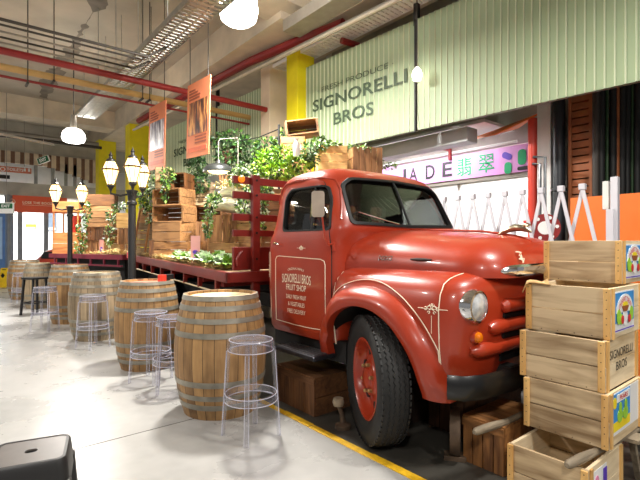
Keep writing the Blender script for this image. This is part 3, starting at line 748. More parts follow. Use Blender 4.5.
# interior
mb = MB(); mb.b2(2.5, 3.9, 3.1, 3.5, .95, 1.12); mb.b2(2.5, 3.9, 3.42, 3.54, 1.1, 1.52)
obj('bench_seat', mb, M('dark_vinyl', (48, 38, 32), .5), truck, bevel=.03)
R = Matrix.Rotation(-.95, 3, 'X'); c = Vector((2.82, 2.96, 1.52))
ring = [c+R @ Vector((.2*math.cos(a*pi/12), .2*math.sin(a*pi/12), 0)) for a in range(24)]
mb = MB(); mb.tube(ring, .011, closed=True); mb.cyl(c, c+R @ Vector((0, 0, -.5)), .018)
for a in (0, 2.1, 4.2): mb.cyl(c, c+R @ Vector((.2*math.cos(a), .2*math.sin(a), 0)), .008)
obj('steering_wheel', mb, BLACK, truck)
obj('dashboard', MB().b2(2.5, 3.9, 2.72, 2.86, 1.3, 1.5), CABIN, truck, bevel=.02)

# bonnet
def arch_ring(y, w, zc, z0=1.185, n=30, p=2.7):
    out = []
    for k in range(n+1):
        a = pi*k/n; c, s = math.cos(a), math.sin(a)
        out.append((TX-w*math.copysign(abs(c)**(2/p), c), y, z0+(zc-z0)*abs(s)**(2/p)))
    return out
rings = []
for y in (2.72, 2.6, 2.4, 2.2, 2.0, 1.85, 1.72): 
    t = (2.72-y)/1.0; rings.append(arch_ring(y, .73-.06*t, 1.525-.045*t*t-.015*t))
for k in range(1, 9):
    a = pi/2*k/8; t = math.sin(a); y = 1.72-.31*t
    sh = math.cos(a)**.75
    rings.append(arch_ring(y, .67-.26*(1-math.cos(a))**1.0 if k < 8 else .40, 1.20+(1.465-1.20)*max(sh, .02)))
hood = obj('bonnet', MB().loft(rings), RED, truck)
mb = MB(); mb.tube([(TX, y, z+.004) for y, z in ((2.6, 1.525), (2.2, 1.51), (1.9, 1.494), (1.72, 1.47), (1.6, 1.447), (1.52, 1.41))], [.009]*6)
obj('bonnet_ridge', mb, RED, hood)
c = Vector((TX, 1.64, 1.465))
mb = MB(); mb.tube([c+Vector((0, .14, .0)), c+Vector((0, .08, .03)), c+Vector((0, 0, .055)), c+Vector((0, -.07, .05)), c+Vector((0, -.12, .02))], [.008, .018, .028, .026, .008], 10)
for s in (-1, 1): mb.tube([c+Vector((0, -.04, .045)), c+Vector((s*.03, -.1, .075)), c+Vector((s*.045, -.06, .09))], [.012, .008, .004], 6)
obj('bonnet_ornament', mb, M('aged_chrome', (150, 138, 116), .3, .9), hood)
# chrome lip under the nose
pts = []
for k in range(25):
    t = -1+2*k/24; x = TX+.56*t; pts.append((x, 1.49-.115*(1-abs(t)**3.0), 1.225+.012*(1-t*t)))
mb = MB(); rr = [.008+.032*min(1, (1-abs(-1+2*k/24))*5)**.6 for k in range(25)]
mb.tube(pts, rr, 10); obj('chrome_trim', mb, CHROME, hood)

# front clip: wings and nose as one rounded body with wheel arches
CLIP = [(.56, .88, 1.54, 2.76), (.62, .905, 1.515, 2.77), (.80, .925, 1.49, 2.77), (1.0, .922, 1.475, 2.77), (1.09, .905, 1.475, 2.765), (1.15, .87, 1.49, 2.75), (1.19, .81, 1.52, 2.74), (1.215, .72, 1.56, 2.72), (1.225, .6, 1.66, 2.68)]
def clipsell(row, m=96): z, hx, yf, yr = row; return sell(hx, yf, yr, 6.5, z, m)
def cliprow(z):
    for a, b in zip(CLIP, CLIP[1:]):
        if a[0] <= z <= b[0]:
            t = (z-a[0])/(b[0]-a[0]); return [a[i]+(b[i]-a[i])*t for i in range(4)]
    return CLIP[0] if z < CLIP[0][0] else CLIP[-1]
def clipy(x, z):
    _, hx, yf, yr = cliprow(z); yc, hy = (yf+yr)/2, (yr-yf)/2
    return yc-hy*max(0, 1-min(1, abs((x-TX)/hx))**6.5)**(1/6.5)
def clipx(y, z):
    _, hx, yf, yr = cliprow(z); yc, hy = (yf+yr)/2, (yr-yf)/2
    return TX-hx*max(0, 1-min(1, abs((y-yc)/hy))**6.5)**(1/6.5)
AY, AZ, AR = 2.27, .46, .515
def arch_cut(x0, x1):
    pts = [(AY+AR*math.cos(2*pi*k/40), AZ+AR*1.0*math.sin(2*pi*k/40)) for k in range(40)]
    return MB().prism(pts, 'X', x0, x1, mi=1)
mb = MB().loft([clipsell(r) for r in CLIP])
clip = boolean(mb, [(arch_cut(1.9, 2.82), 'DIFFERENCE'), (arch_cut(3.58, 4.5), 'DIFFERENCE')])
clipo = obj('front_wings', clip, [RED, DARK], truck, recalc=False)
def flare(sgn):
    rings = []
    for k in range(45):
        a = math.radians(-3)+math.radians(181)*k/44
        cy, cz = -math.cos(a), math.sin(a); ring = []
        fade = min(1, .3+min(k, 44-k)/5)
        for j in range(9):
            t = j/8; rr = AR-.012+.15*t; bulge = (.012+.075*math.sin(pi*min(1, .28+t*.72))**.8)*fade if t < 1 else .0
            y = AY+rr*cy*(1.0 if cy < 0 else .96); z = AZ+rr*cz
            xs = clipx(min(max(y, 1.56), 2.7), min(max(z, .6), 1.1))
            X = xs-bulge+ (0.0 if z < 1.05 else (z-1.05)*.55)
            ring.append((X if sgn > 0 else 2*TX-X, y, z))
        for j in (8, 0):
            q = ring[j]; ring_in = (q[0]+.07*sgn, q[1], q[2]); ring.append(ring_in)
        rings.append(ring)
    return MB().loft(rings)
for s in (1, -1): obj('wheel_arch', flare(s), RED, truck)
# pinstripes
def stripe(pts, fn, r=.0032): return [fn(*p) for p in pts]
def onclip(y, z, o=.002): return (clipx(y, z)-o, y, z)
mb = MB()
def ontop(y, x):      # height of the wing top at (x, y)
    lo, hi = .9, 1.2249
    for _ in range(24):
        m_ = (lo+hi)/2
        if clipx(y, m_) < x: lo = m_
        else: hi = m_
    return (x, y, lo+.003)
pts = []
for k in range(48):
    a = math.radians(9)+math.radians(150)*k/47
    y = AY-.675*math.cos(a) if a < pi/2 else AY-.62*math.cos(a); z = AZ+.685*math.sin(a)
    y = max(1.66, min(y, 2.7))
    pts.append((clipx(y, min(z, 1.2))-.006, y, z))
mb.tube(pts, .0035, 6)
mb.tube([onclip(1.655, z) for z in (.66, .75, .9, 1.0, 1.05, 1.09)]+[ontop(y, x) for x, y in ((2.35, 1.655), (2.40, 1.65), (2.46, 1.64), (2.52, 1.63))], .0035, 6)
mb.tube([onclip(2.70, z) for z in (.6, .75, .9, 1.0, 1.05, 1.09)]+[ontop(2.69, x) for x in (2.36, 2.40, 2.46)], .005, 6)
obj('pinstripe', mb, PINST, clipo)
def scroll(mb, fn, cx, cz, s, r=.003, bar=True):
    for sg in (1, -1):
        for dx, dz, rad, t0, t1 in ((.2, .05, .22, 0, 5), (.55, .0, .16, 1, 6), (.25, -.3, .13, 0, 5), (.12, .32, .12, 2, 7)):
            pts = []
            for k in range(12):
                a = t0+(t1-t0)*k/11; q = rad*(1-.045*k)
                pts.append(fn(cx+sg*(dx+q*math.cos(a))*s, cz+(dz+q*math.sin(a))*s))
            mb.tube(pts, r, 5)
    if bar: mb.tube([fn(cx+d*s, cz) for d in (-1.3, -.6, 0, .6, 1.3)], r*.7, 5)
    return mb
mb = MB(); scroll(mb, lambda y, z: onclip(y, z, .003), 1.70, 1.0, .075); mb.tube([onclip(1.70, z, .003) for z in (.96, .9, .85)], .002, 5)
obj('painted_scroll', mb, PINST, clipo)
def onhood(x, z):   # on the nose cap
    best = None
    for i in range(len(rings)-1):
        pass
    return None
# door signwriting
def doorfn(yc, zc, arch=0, w=1): return lambda x, z: (lambda yy, zz: (cabx(yy, zz)-.0125, yy, zz))(yc-x, zc+z-arch*(2*x/w)**2)
for tx, z, ar, w_, h_ in (('ORIGINAL FAMILY', 1.185, .016, .24, .02), ('SIGNORELLI BROS', 1.10, .010, .42, .078), ('FRUIT SHOP', 1.018, 0, .29, .052), ('DAILY FRESH FRUIT', .935, 0, .29, .036), ('& VEGETABLES', .872, 0, .24, .036), ('FREE DELIVERY', .808, 0, .26, .036)):
    obj('signwriting', MB().text(tx, doorfn(3.17, z, ar, w_), w_, h_, bold=.003 if h_ > .05 else .0), PINST, near_door)
mb = MB()
pts = [(3.49, .70), (3.49, 1.26), (3.47, 1.285), (3.43, 1.29), (2.84, 1.275), (2.80, 1.26), (2.79, 1.23), (2.79, .70), (3.0, .69), (3.2, .69), (3.49, .70)]
dense = []
for (ya, za), (yb, zb) in zip(pts, pts[1:]): dense += [(ya+(yb-ya)*k/6, za+(zb-za)*k/6) for k in range(6)]
mb.tube([onside(y, z, .0095) for y, z in dense+[pts[-1]]], .0034, 6)
mb.tube([onside(y, z, .003) for y, z in ((3.60, .70), (3.60, 1.3), (3.61, 1.325), (3.64, 1.32))]+[onside(3.655, 1.3, .003), onside(3.655, .7, .003)], .0028, 6)
scroll(mb, lambda y, z: onside(y, z, .009), 3.1, 1.365, .045, .0026)
for z in (1.1, 1.13, 1.16, 1.19): mb.tube([onside(3.63+.012*math.cos(a), z+.014*math.sin(a), .004) for a in (0, 1, 2, 3, 4, 5)], .0025, 5)
obj('pinstripe', mb, PINST, near_door)
mb = MB(); q = onside(3.50, 1.405, .02); mb.tube([onside(3.54, 1.40, 0), q, onside(3.47, 1.41, .035), onside(3.40, 1.395, .035)], [.012, .013, .011, .009])
obj('door_handle', mb, CHROME, near_door)
for z in (.85, 1.38): obj('door_hinge', MB().cyl(onside(2.725, z-.035, .01), onside(2.725, z+.035, .01), .014), RED, near_door)
# mirror
p = at(318, 204, 3.46)
mb = MB(); mb.tube([onside(2.73, 1.40, 0), (2.29, 2.69, 1.395), (2.26, 2.69, 1.44), (p.x+.02, p.y-.01, 1.7)], .007)
mir = obj('mirror_arm', mb, RED, truck)
a = Vector((-.62, .55, 0)).normalized(); 
dz = Vector((0, 0, 1)); side = Vector((.80, -.6, 0)).normalized(); nrm = side.cross(dz)
poly = rrect(-.05, .05, -.10, .10, .022)
mb = MB(); mb.loft([[p+side*x+dz*y+nrm*o for x, y in poly] for o in (-.008, .008)], sm=False)
obj('mirror_head', mb, M('weathered_mirror_back', (160, 146, 130), .45, .1, var=.2), mir)
# badge, bonnet handle
mb = MB()
def hoodx(y, z):
    t = (2.72-y)/1.0; w = .73-.06*t; zc = 1.525-.045*t*t-.015*t
    s = min(1, max(0, (z-1.185)/(zc-1.185)))**(2.7/2); c = (1-s*s)**.5
    return TX-w*c**(2/2.7)
mb.text('DODGE', lambda x, z: (hoodx(2.28-x, 1.295+z)-.006, 2.28-x, 1.295+z), .13, .035, bold=.015)
obj('badge', mb, CHROME, hood)
obj('bonnet_catch', MB().tube([(hoodx(y, 1.295)-.012, y, 1.292) for y in (2.05, 2.0, 1.94, 1.88)], [.006, .01, .01, .006]), BLACK, hood)
# nose scroll on the front of the bonnet
def nosefn(x, z):
    # project on to the lofted nose by searching the rings' surface
    lo = 1.40
    for i in range(7, len(rings)-1):
        r = rings[i]; y = r[0][1]
        w = TX-r[0][0]; zc = max(q[2] for q in r); u = min(1, abs(x-TX)/w)
        zt = 1.185+(zc-1.185)*(1-u**2.7)**(1/2.7)
        if zt < z: lo = y; break
        lo = y
    return (x, lo-.012, z)
mb = MB(); scroll(mb, lambda x, z: nosefn(2.84+(z-1.315)*.8, 1.315+(x-2.84)*.9), 2.84, 1.32, .062, .003, bar=False)
obj('painted_scroll', mb, PINST, hood)
# headlamps, indicators
for s in (1, -1):
    X = TX-s*.735; c = Vector((X, clipy(X, 1.02)+.075, 1.02))
    R = Matrix.Rotation(pi/2, 3, 'X')
    hl = obj('headlamp', MB().lathe([(.0, -.03), (.098, -.03), (.108, .02), (.107, .07), (.098, .092), (.086, .095), (.082, .085), (.0, .085)], 32, c, R), CHROME, truck)
    obj('lens', MB().lathe([(.0, .118), (.03, .116), (.06, .106), (.085, .088), (.0, .086)], 28, c, R), LENS, hl)
    c2 = Vector((X-s*.0, clipy(X, .835)+.02, .835))
    ind = obj('indicator', MB().lathe([(0, 0), (.041, 0), (.043, .02), (.037, .035), (0, .035)], 20, c2, R), RED, truck)
    obj('lens', MB().lathe([(0, .032), (.034, .032), (.031, .05), (.02, .06), (0, .062)], 20, c2, R), AMBER, ind)
# grille
for z, hw in ((1.005, .50), (.88, .625), (.75, .77)):
    pts = []; rr = []
    for k in range(31):
        t = -1+2*k/30; x = TX+hw*t; e = min(1, (1-abs(t))*12+.15)
        pts.append((x, clipy(x, z)-.005, z)); rr.append(.046*e**.5)
    obj('grille_bar', MB().tube(pts, rr, 12), RED, truck)
    for dz in (-.062, -.092):
        w = .47 if dz > -.07 else .46
        mb = MB(); N = 16
        for i in range(N):
            xa, xb = TX-w+2*w*i/N, TX-w+2*w*(i+1)/N
            mb.bar((xa, clipy(xa, z+dz)-.002, z+dz), (xb, clipy(xb, z+dz)-.002, z+dz), .024, .025)
        obj('grille_slot', mb, DARK, truck)
# bumper
pl = [(2.25, 1.56), (2.29, 1.485), (2.40, 1.435), (2.7, 1.40), (3.2, 1.39)]; pl += [(2*TX-x, y) for x, y in pl[-2::-1]]
rings_ = []
for i, (x, y) in enumerate(pl):
    a = Vector(pl[max(0, i-1)]); b = Vector(pl[min(len(pl)-1, i+1)]); tdir = (b-a).normalized(); nn = Vector((tdir.y, -tdir.x))
    sec = [(.0, .50), (.02, .495), (.035, .52), (.04, .565), (.035, .61), (.02, .64), (.0, .635), (-.01, .565)]
    rings_.append([(x+nn.x*o, y+nn.y*o, z) for o, z in sec])
obj('bumper', MB().loft(rings_), GLOSSBLACK, truck, recalc=True)
mb = MB(); mb.b2(2.75, 2.85, 1.38, 2.8, .5, .62); mb.b2(3.55, 3.65, 1.38, 2.8, .5, .62); mb.b2(2.5, 3.9, 2.1, 2.22, .42, .5); mb.b2(2.75, 2.85, 2.8, 8.2, .7, .85); mb.b2(3.55, 3.65, 2.8, 8.2, .7, .85); mb.b2(2.85, 3.55, 2.0, 2.6, .45, .6)
mb.b2(2.42, 3.98, 2.62, 3.62, .45, .62)
obj('chassis', mb, DARK, truck)
obj('number_plate_light', MB().b2(2.98, 3.02, 1.36, 1.4, .41, .46), WHITE, truck)
# running board
rb = obj('running_board', MB().b2(2.19, 2.42, 2.74, 3.30, .475, .515), M('worn_step_metal', (60, 62, 68), .3, .7, var=.3, scale=10), truck, bevel=.012)
mb = MB(); 
for k in range(5): mb.b2(2.21+k*.04, 2.225+k*.04, 2.77, 3.27, .515, .52)
obj('tread_ribs', mb, M('rib_metal', (120, 122, 126), .35, .7), rb)
# wheels
NUT = M('brass_nut', (176, 140, 92), .4, .6)
def wheel(loc, rz, name='wheel'):
    w = bpy.data.objects.new(name, None); COL.objects.link(w); w.parent = truck; w.location = Vector(loc)-ORG[truck.name]; w.rotation_euler = (0, 0, rz)
    ORG[w.name] = Vector(loc)
    Rl = Matrix.Rotation(-pi/2, 3, 'Y')     # axis z -> -x (outer face towards -X)
    def lw(mb, m, nm, par=w, **k): return obj(nm, mb, m, par, local=True, **k)
    prof = [(.275, -.07), (.30, -.085), (.36, -.105), (.41, -.1), (.435, -.085), (.445, -.06), (.448, 0), (.445, .06), (.435, .085), (.41, .1), (.36, .105), (.30, .085), (.275, .07)]
    ty = lw(MB().lathe(prof, 64, M=Rl, caps=False).lathe([(.275, .07), (.275, -.07)], 64, M=Rl, caps=False), TYRE, 'tyre')
    mb = MB()
    for row, z in enumerate((-.052, -.018, .018, .052)):
        N = 72; pts = []
        for k in range(N*2):
            a = 2*pi*k/(N*2); pts.append(Rl @ Vector((.449*math.cos(a), .449*math.sin(a), z+(.006 if k % 2 else -.006))))
        mb.tube(pts, .004, 4, closed=True, sm=False)
    N = 64
    for k in range(N):
        for sg in (1, -1):
            a = 2*pi*k/N; mb.box(Rl @ Vector((.438*math.cos(a), .438*math.sin(a), sg*.088)), (.016, .03, .012), M=Rl @ Matrix.Rotation(a, 3, 'Z') )
    lw(mb, BLACK, 'tread', ty)
    rim = lw(MB().lathe([(.285, .08), (.272, .082), (.262, .07), (.255, .045), (.25, .02), (.235, .0), (.20, -.002), (.13, .03), (.12, .045), (.08, .05), (.07, .07), (.045, .08), (0, .08)], 48, M=Rl, caps=False), RED, 'rim')
    mb = MB()
    for k in range(6):
        a = 2*pi*k/6+.3; lw(MB().lathe([(.0, 0), (.042, 0), (.042, .012), (0, .012)], 14, Rl @ Vector((.188*math.cos(a), .188*math.sin(a), .003)), Rl), DARK, 'hand_hole', rim)
    mb = MB()
    for k in range(6):
        a = 2*pi*k/6+.8; lw(MB().lathe([(0, 0), (.014, 0), (.014, .022), (.008, .03), (0, .03)], 6, Rl @ Vector((.1*math.cos(a), .1*math.sin(a), .046)), Rl, sm=False), NUT, 'wheel_nut', rim)
    return w
wheel((2.345, 2.235, .447), math.radians(-28))
wheel((4.055, 2.235, .447), pi+math.radians(-28))
wheel((2.55, 6.9, .447), 0); wheel((3.85, 6.9, .447), pi)

# ---- tray, slightly slewed
P1, P2 = Vector((2.03, 3.86, 1.10)), Vector((2.45, 8.35, 1.186))
ty_ = (P2-P1).normalized(); tx_ = Vector((ty_.y, -ty_.x, 0)).normalized(); tz_ = tx_.cross(ty_)
TL = (P2-P1).length; TWD = 2.3
def T(a, b, z=0): return P1+tx_*a+ty_*b+tz_*z          # a across, b back, z up
RT = Matrix((tx_, ty_, tz_)).transposed()
def tbox(mb, a0, a1, b0, b1, z0, z1, mi=0): return mb.box(T((a0+a1)/2, (b0+b1)/2, (z0+z1)/2), (abs(a1-a0), abs(b1-b0), abs(z1-z0)), mi=mi, M=RT)
mb = tbox(MB(), 0.03, TWD-.03, .03, TL-.03, -.01, .025)
tray = obj('tray', mb, wood('tray_boards', (110, 84, 54), (160, 130, 92), 'Y'), truck)
mb = MB(); tbox(mb, 0, .05, 0, TL, -.075, .03); tbox(mb, TWD-.05, TWD, 0, TL, -.075, .03); tbox(mb, 0, TWD, 0, .05, -.075, .03); tbox(mb, 0, TWD, TL-.05, TL, -.075, .03)
obj('side_rail', mb, RACKRED, tray, bevel=.008)
mb = MB()
b = .3
while b < TL: tbox(mb, .01, .05, b, b+.045, -.19, -.075); b += .52
for k in range(8): tbox(mb, .05, TWD-.05, .2+k*.57, .28+k*.57, -.13, -.01)
obj('rail_stay', mb, RACKRED, tray)
obj('rope_rail', MB().tube([T(.02, .1, -.19), T(.02, TL-.1, -.19)], .009), M('cream_rail', (200, 180, 140), .6), tray)
tl = obj('tail_lamp', tbox(MB(), -.03, .02, TL-.22, TL-.02, -.03, .07), WHITE, tray)
obj('lens', tbox(MB(), -.036, -.03, TL-.16, TL-.06, -.03, .07), LRED, tl)
obj('rear_shade_sheet', tbox(MB(), .1, TWD-.1, TL-.12, TL-.1, -.95, -.075), DARK, tray)  # added dark sheet standing in for the shade below the tray
# headboard rack
Y0 = 3.93
hb = obj('headboard', MB().b2(2.14, 4.3, Y0, Y0+.04, 1.14, 1.37), RACKRED, truck, bevel=.006)
for z0, z1 in ((2.0, 2.07), (1.85, 1.92), (1.63, 1.70), (1.475, 1.54)):
    obj('rack_board', MB().b2(2.14, 4.3, Y0, Y0+.035, z0, z1), RACKRED, hb, bevel=.004)
for x in (2.325, 3.2, 4.15): obj('rack_post', MB().b2(x, x+.085, Y0-.055, Y0-.001, .86, 2.09), RACKRED, hb, bevel=.006)
mb = MB()
for z in (2.035, 1.885, 1.665, 1.51, 1.25): mb.cyl((2.367, Y0-.062, z), (2.367, Y0-.05, z), .012, n=8)
obj('bolt', mb, DARK, hb)
obj('side_lamp', MB().lathe([(0, 0), (.034, 0), (.034, .02), (.025, .035), (0, .04)], 20, (2.22, Y0-.002, 2.04), Matrix.Rotation(pi/2, 3, 'X')), glow('orange_marker_lamp', (236, 130, 20), .5), hb)
obj('latch', MB().tube([(2.17, Y0-.02, 1.19), (2.16, Y0-.03, 1.25), (2.19, Y0-.03, 1.31), (2.22, Y0-.02, 1.33)], .014), RACKRED, hb)

# ================================================================== BARRELS
def make_barrel(loc, body, head, name, label):
    t = thing('wine_barrel', label, 'barrel', loc, 0, 'oak barrels used as tables')
    def R(z): return .385-.078*((z-.49)/.49)**2
    prof = [(R(z/14*.98), z/14*.98) for z in range(15)]
    prof = [(0, 0)]+prof+[(R(.98)-.03, .98), (R(.98)-.036, .945), (0, .945)]
    obj('staves', MB().lathe(prof, 52), body, t, local=True)
    obj('head', MB().lathe([(0, .935), (.272, .935), (.272, .957), (0, .957)], 40), head, t, local=True)
    for z0, z1 in ((.085, .128), (.165, .205), (.272, .316), (.657, .70), (.77, .81), (.865, .907), (.945, .982)):
        obj('hoop', MB().lathe([(R(z0)-.004, z0), (R(z0)+.005, z0), (R((z0+z1)/2)+.005, (z0+z1)/2), (R(z1)+.005, z1), (R(z1)-.004, z1)], 52, caps=False), HOOP, t, local=True)
    return t
def bpos(px, d): p = at(px, 244, d); return (p.x, p.y, 0)
bar0 = make_barrel((1.80, 3.53, 0), STAVE, HEADPALE, 'a', 'biggest oak barrel with pale head beside the truck door')
BARR = [bar0]
bar2 = make_barrel(bpos(147.5, 5.2), STAVE, HEADRED, 'b', 'oak barrel with reddish head, second from the truck door')
b3 = dup(bar0, bpos(97, 6.75), 1.0, 'weathered grey oak barrel, third from the truck door')
b4 = dup(bar2, bpos(70, 8.1), 2.0, 'brown oak barrel in front of the slim lamp post', scale=(.92, .92, 1.05))
b5 = dup(bar0, bpos(42.5, 10.0), 2.7, 'oak barrel behind the black bar stool')
b6 = dup(bar2, bpos(25, 11.6), 4.0, 'farthest oak barrel beside the yellow floor sign')
for b, st in ((b3, STAVE_GREY), (b5, STAVE_GREY)):
    for c in b.children:
        if c.name.startswith('staves'):
            c.data = c.data.copy(); c.data.materials[0] = st
bar2.scale = (.92, .92, 1)
p = bpos(147.5, 5.2)
tag(obj('napkin_box', MB().box((p[0]+.14, p[1]-.08, 1.0), (.07, .07, .085), .4), DRED, bevel=.004), 'small red box standing on the second barrel', 'box')
tag(obj('menu_box', MB().box((p[0]+.235, p[1]-.0, 1.0), (.12, .08, .08), .4), BLACK, bevel=.004), 'small black box standing on the second barrel', 'box')

# ================================================================== CLEAR STOOLS
def make_stool(loc, label):
    t = thing('bar_stool', label, 'stool', loc, 0, 'clear plastic bar stools')
    obj('seat', MB().lathe([(0, .69), (.13, .688), (.152, .692), (.16, .70), (.152, .708), (.13, .70), (0, .70)], 40), ACRYL, t, local=True)
    obj('apron', MB().lathe([(.150, .625), (.164, .625), (.160, .70), (.146, .70)], 40, caps=False).lathe([(.150, .625), (.146, .70)], 40, caps=False), ACRYL, t, local=True)
    for k in range(4):
        a = pi/4+k*pi/2+.1
        f = lambda r, z: Vector((r*math.cos(a), r*math.sin(a), z))
        obj('leg', MB().tube([f(.205, .0), f(.165, .63), f(.157, .69)], [.014, .017, .017], 8), ACRYL, t, local=True)
    obj('foot_ring', MB().lathe([(.172, .26), (.192, .26), (.188, .315), (.170, .315)], 40, caps=False).lathe([(.172, .26), (.170, .315)], 40, caps=False), ACRYL, t, local=True)
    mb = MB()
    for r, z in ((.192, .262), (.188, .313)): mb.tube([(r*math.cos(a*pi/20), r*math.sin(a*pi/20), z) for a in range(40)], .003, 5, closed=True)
    obj('ring_glint', mb, EDGEGLINT, t, local=True)  # thin tubes added as painted glints on the ring edges
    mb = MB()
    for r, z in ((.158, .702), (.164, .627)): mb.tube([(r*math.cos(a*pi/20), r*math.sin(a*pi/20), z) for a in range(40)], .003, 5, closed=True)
    obj('seat_glint', mb, EDGEGLINT, t, local=True)
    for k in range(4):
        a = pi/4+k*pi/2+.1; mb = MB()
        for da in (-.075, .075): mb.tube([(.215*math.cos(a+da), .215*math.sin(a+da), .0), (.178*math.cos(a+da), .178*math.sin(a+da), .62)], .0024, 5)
        obj('leg_glint', mb, EDGEGLINT, t, local=True)
    return t
p = at(251, 244, 3.3); s0 = make_stool((p.x, p.y, 0), 'clear plastic bar stool in front of the biggest barrel')
for px, d, rz, l in ((151, 4.62, .5, 'clear plastic bar stool in front of the second barrel'), (174, 4.33, 1.1, 'clear plastic bar stool between first and second barrels'),
                     (93, 6.1, .3, 'clear plastic bar stool in front of the third barrel'), (45, 7.3, .8, 'clear plastic bar stool beside the fourth barrel'), (21, 10.8, .2, 'clear plastic bar stool by the farthest barrel')):
    q = at(px, 244, d); dup(s0, (q.x, q.y, 0), rz, l)
# black timber bar stool
q = at(35, 244, 8.95)
t = thing('bar_stool', 'black wooden bar stool in front of the fifth barrel', 'stool', (q.x, q.y, 0), .5)
obj('seat', MB().b2(-.17, .17, -.17, .17, .70, .74), POSTBLK, t, local=True, bevel=.01)
for x in (-1, 1):
    for y in (-1, 1): obj('leg', MB().bar((x*.17, y*.17, 0), (x*.13, y*.13, .7), .036, .036), POSTBLK, t, local=True)
mb = MB()
for a, b in (((-1, -1), (1, -1)), ((1, -1), (1, 1)), ((1, 1), (-1, 1)), ((-1, 1), (-1, -1))): mb.bar((a[0]*.157, a[1]*.157, .24), (b[0]*.157, b[1]*.157, .24), .022, .022)
obj('stretcher', mb, POSTBLK, t, local=True)

# low black stool nearest the camera
t = thing('low_stool', 'low black plastic stool with a handle slot, at the floor corner', 'stool', (.287, 2.43, 0), math.radians(-14))
def sq(h, z, r): return [(x, y, z) for x, y in rrect(-h, h, -h, h, r, 6)]
mb = MB(); mb.loft([sq(.165, .33, .04), sq(.158, .40, .04), sq(.152, .445, .04), sq(.146, .455, .036), sq(.134, .456, .03)], False, False)
mb.loft([sq(.158, .33, .04), sq(.15, .40, .04), sq(.145, .43, .036)], False, False)
mb.loft([sq(.165, .33, .04), sq(.158, .33, .04)], False, False)
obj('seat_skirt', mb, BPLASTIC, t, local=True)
# top with an oval handle slot
top = MB().loft([sq(.135, .446, .03), sq(.135, .4535, .03)], sm=False)
slot = MB().prism(rrect(-.026, .026, -.021, .021, .0205), 'Z', .40, .5)
tp = boolean(top, [(slot, 'DIFFERENCE')])
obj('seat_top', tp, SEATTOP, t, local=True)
for x in (-1, 1):
    for y in (-1, 1): obj('leg', MB().loft([[(x*(c+a), y*(c+b), z) for a, b in ((-w, -w), (w, -w), (w, w), (-w, w))] for c, w, z in ((.175, .02, 0), (.135, .032, .36))]), BPLASTIC, t, local=True, bevel=.006)

# ================================================================== LAMP POSTS
def lantern_parts(t, x, y, z, s):
    c = Vector((x, y, z))
    g = lambda r, h: (r*s, h*s)
    gl = obj('lantern', MB().lathe([g(.045, .06), g(.10, .255), g(.112, .262), g(.10, .27), g(.06, .375)], 8, c), LANTERN, t)
    mb = MB()
    for k in range(8):
        a = 2*pi*k/8
        f = lambda r, h: c+Vector((r*s*math.cos(a), r*s*math.sin(a), h*s))
        mb.tube([f(.047, .06), f(.103, .255), f(.115, .262), f(.063, .375)], .004, 4)
    mb.lathe([g(.108, .25), g(.12, .262), g(.108, .275)], 16, c, caps=False)
    obj('lantern_frame', mb, BRONZE, gl)
    mb = MB().lathe([g(0, -.03), g(.018, -.02), g(.02, .0), (.05*s, .04*s), g(.048, .065), g(0, .065)], 12, c)
    obj('lantern_cup', mb, POSTBLK, gl)
    mb = MB().lathe([g(.066, .37), g(.055, .40), g(.025, .42), g(.02, .45), g(.028, .465), g(.012, .49), g(0, .53)], 12, c)
    obj('finial', mb, POSTBLK, gl)
    lamp('lantern_light', 'POINT', c+Vector((0, 0, .2*s)), 3, (1, .72, .38), .09*s)
def lamp_post(x, y, label, arms, zt=2.16, s=1.0, r=.05):
    t = thing('lamp_post', label, 'lamp post', (x, y, 0), 0, 'black lantern posts')
    obj('post', MB().lathe([(.0, 0), (.12, 0), (.12, .05), (.09, .1), (.075, .3), (r+.01, .36), (r, .42), (r, zt-.2), (r+.015, zt-.19), (r+.015, zt-.16), (r, zt-.14), (r+.01, zt-.05), (r+.03, zt), (.0, zt+.02)], 20, (x, y, 0)), POSTBLK, t)
    for ang, L in arms:
        e = Vector((x+L*math.cos(ang), y+L*math.sin(ang), zt+.02))
        m = Vector((x, y, zt-.08)).lerp(e, .55); m.z = zt-.07
        obj('arm', MB().tube([(x, y, zt-.04), m, e+Vector((0, 0, -.06)), e], .014), POSTBLK, t)
        lantern_parts(t, e.x, e.y, e.z, s)
vl = math.radians(180-39.43)     # direction to the left of the view
q = at(132, 244, 6.15)
lamp_post(q.x, q.y, 'taller looking black lamp post with three glowing lanterns', ((vl, .29), (vl-1.66, .30), (vl+2.0, .26)), 2.13, 1.0, .05)
q = at(70, 244, 8.75)
lamp_post(q.x, q.y, 'slim black lamp post with two lanterns by the barrels', ((vl+.15, .26), (vl+pi+.15, .22)), 2.13, 1.05, .045)

# ================================================================== SECOND PLATFORM
A = Vector((2.42, 8.6, 1.20)); al = Vector((-.302, .953, 0)); pe = Vector((.953, .302, 0)); PL_ = 2.62
RP = Matrix((pe, al, Vector((0, 0, 1)))).transposed()
def PP(a, b, z=0): return A+pe*a+al*b+Vector((0, 0, z))
def pbox(mb, a0, a1, b0, b1, z0, z1): return mb.box(PP((a0+a1)/2, (b0+b1)/2, (z0+z1)/2), (a1-a0, b1-b0, z1-z0), M=RP)
t = thing('display_platform', 'maroon edged display platform behind the truck tray', 'platform', (A.x, A.y, 0))
obj('deck', pbox(MB(), .02, 2.0, .02, PL_-.02, -.05, -.01), DARKX, t)
mb = MB(); pbox(mb, 0, .04, 0, PL_, -.09, .0); pbox(mb, 1.98, 2.02, 0, PL_, -.09, .0); pbox(mb, 0, 2.02, 0, .04, -.09, 0); pbox(mb, 0, 2.02, PL_-.04, PL_, -.09, 0)
obj('edge_rail', mb, MAROON, t)
mb = MB()
for k in range(6): pbox(mb, .01, .04, .15+k*.45, .18+k*.45, -.2, -.09)
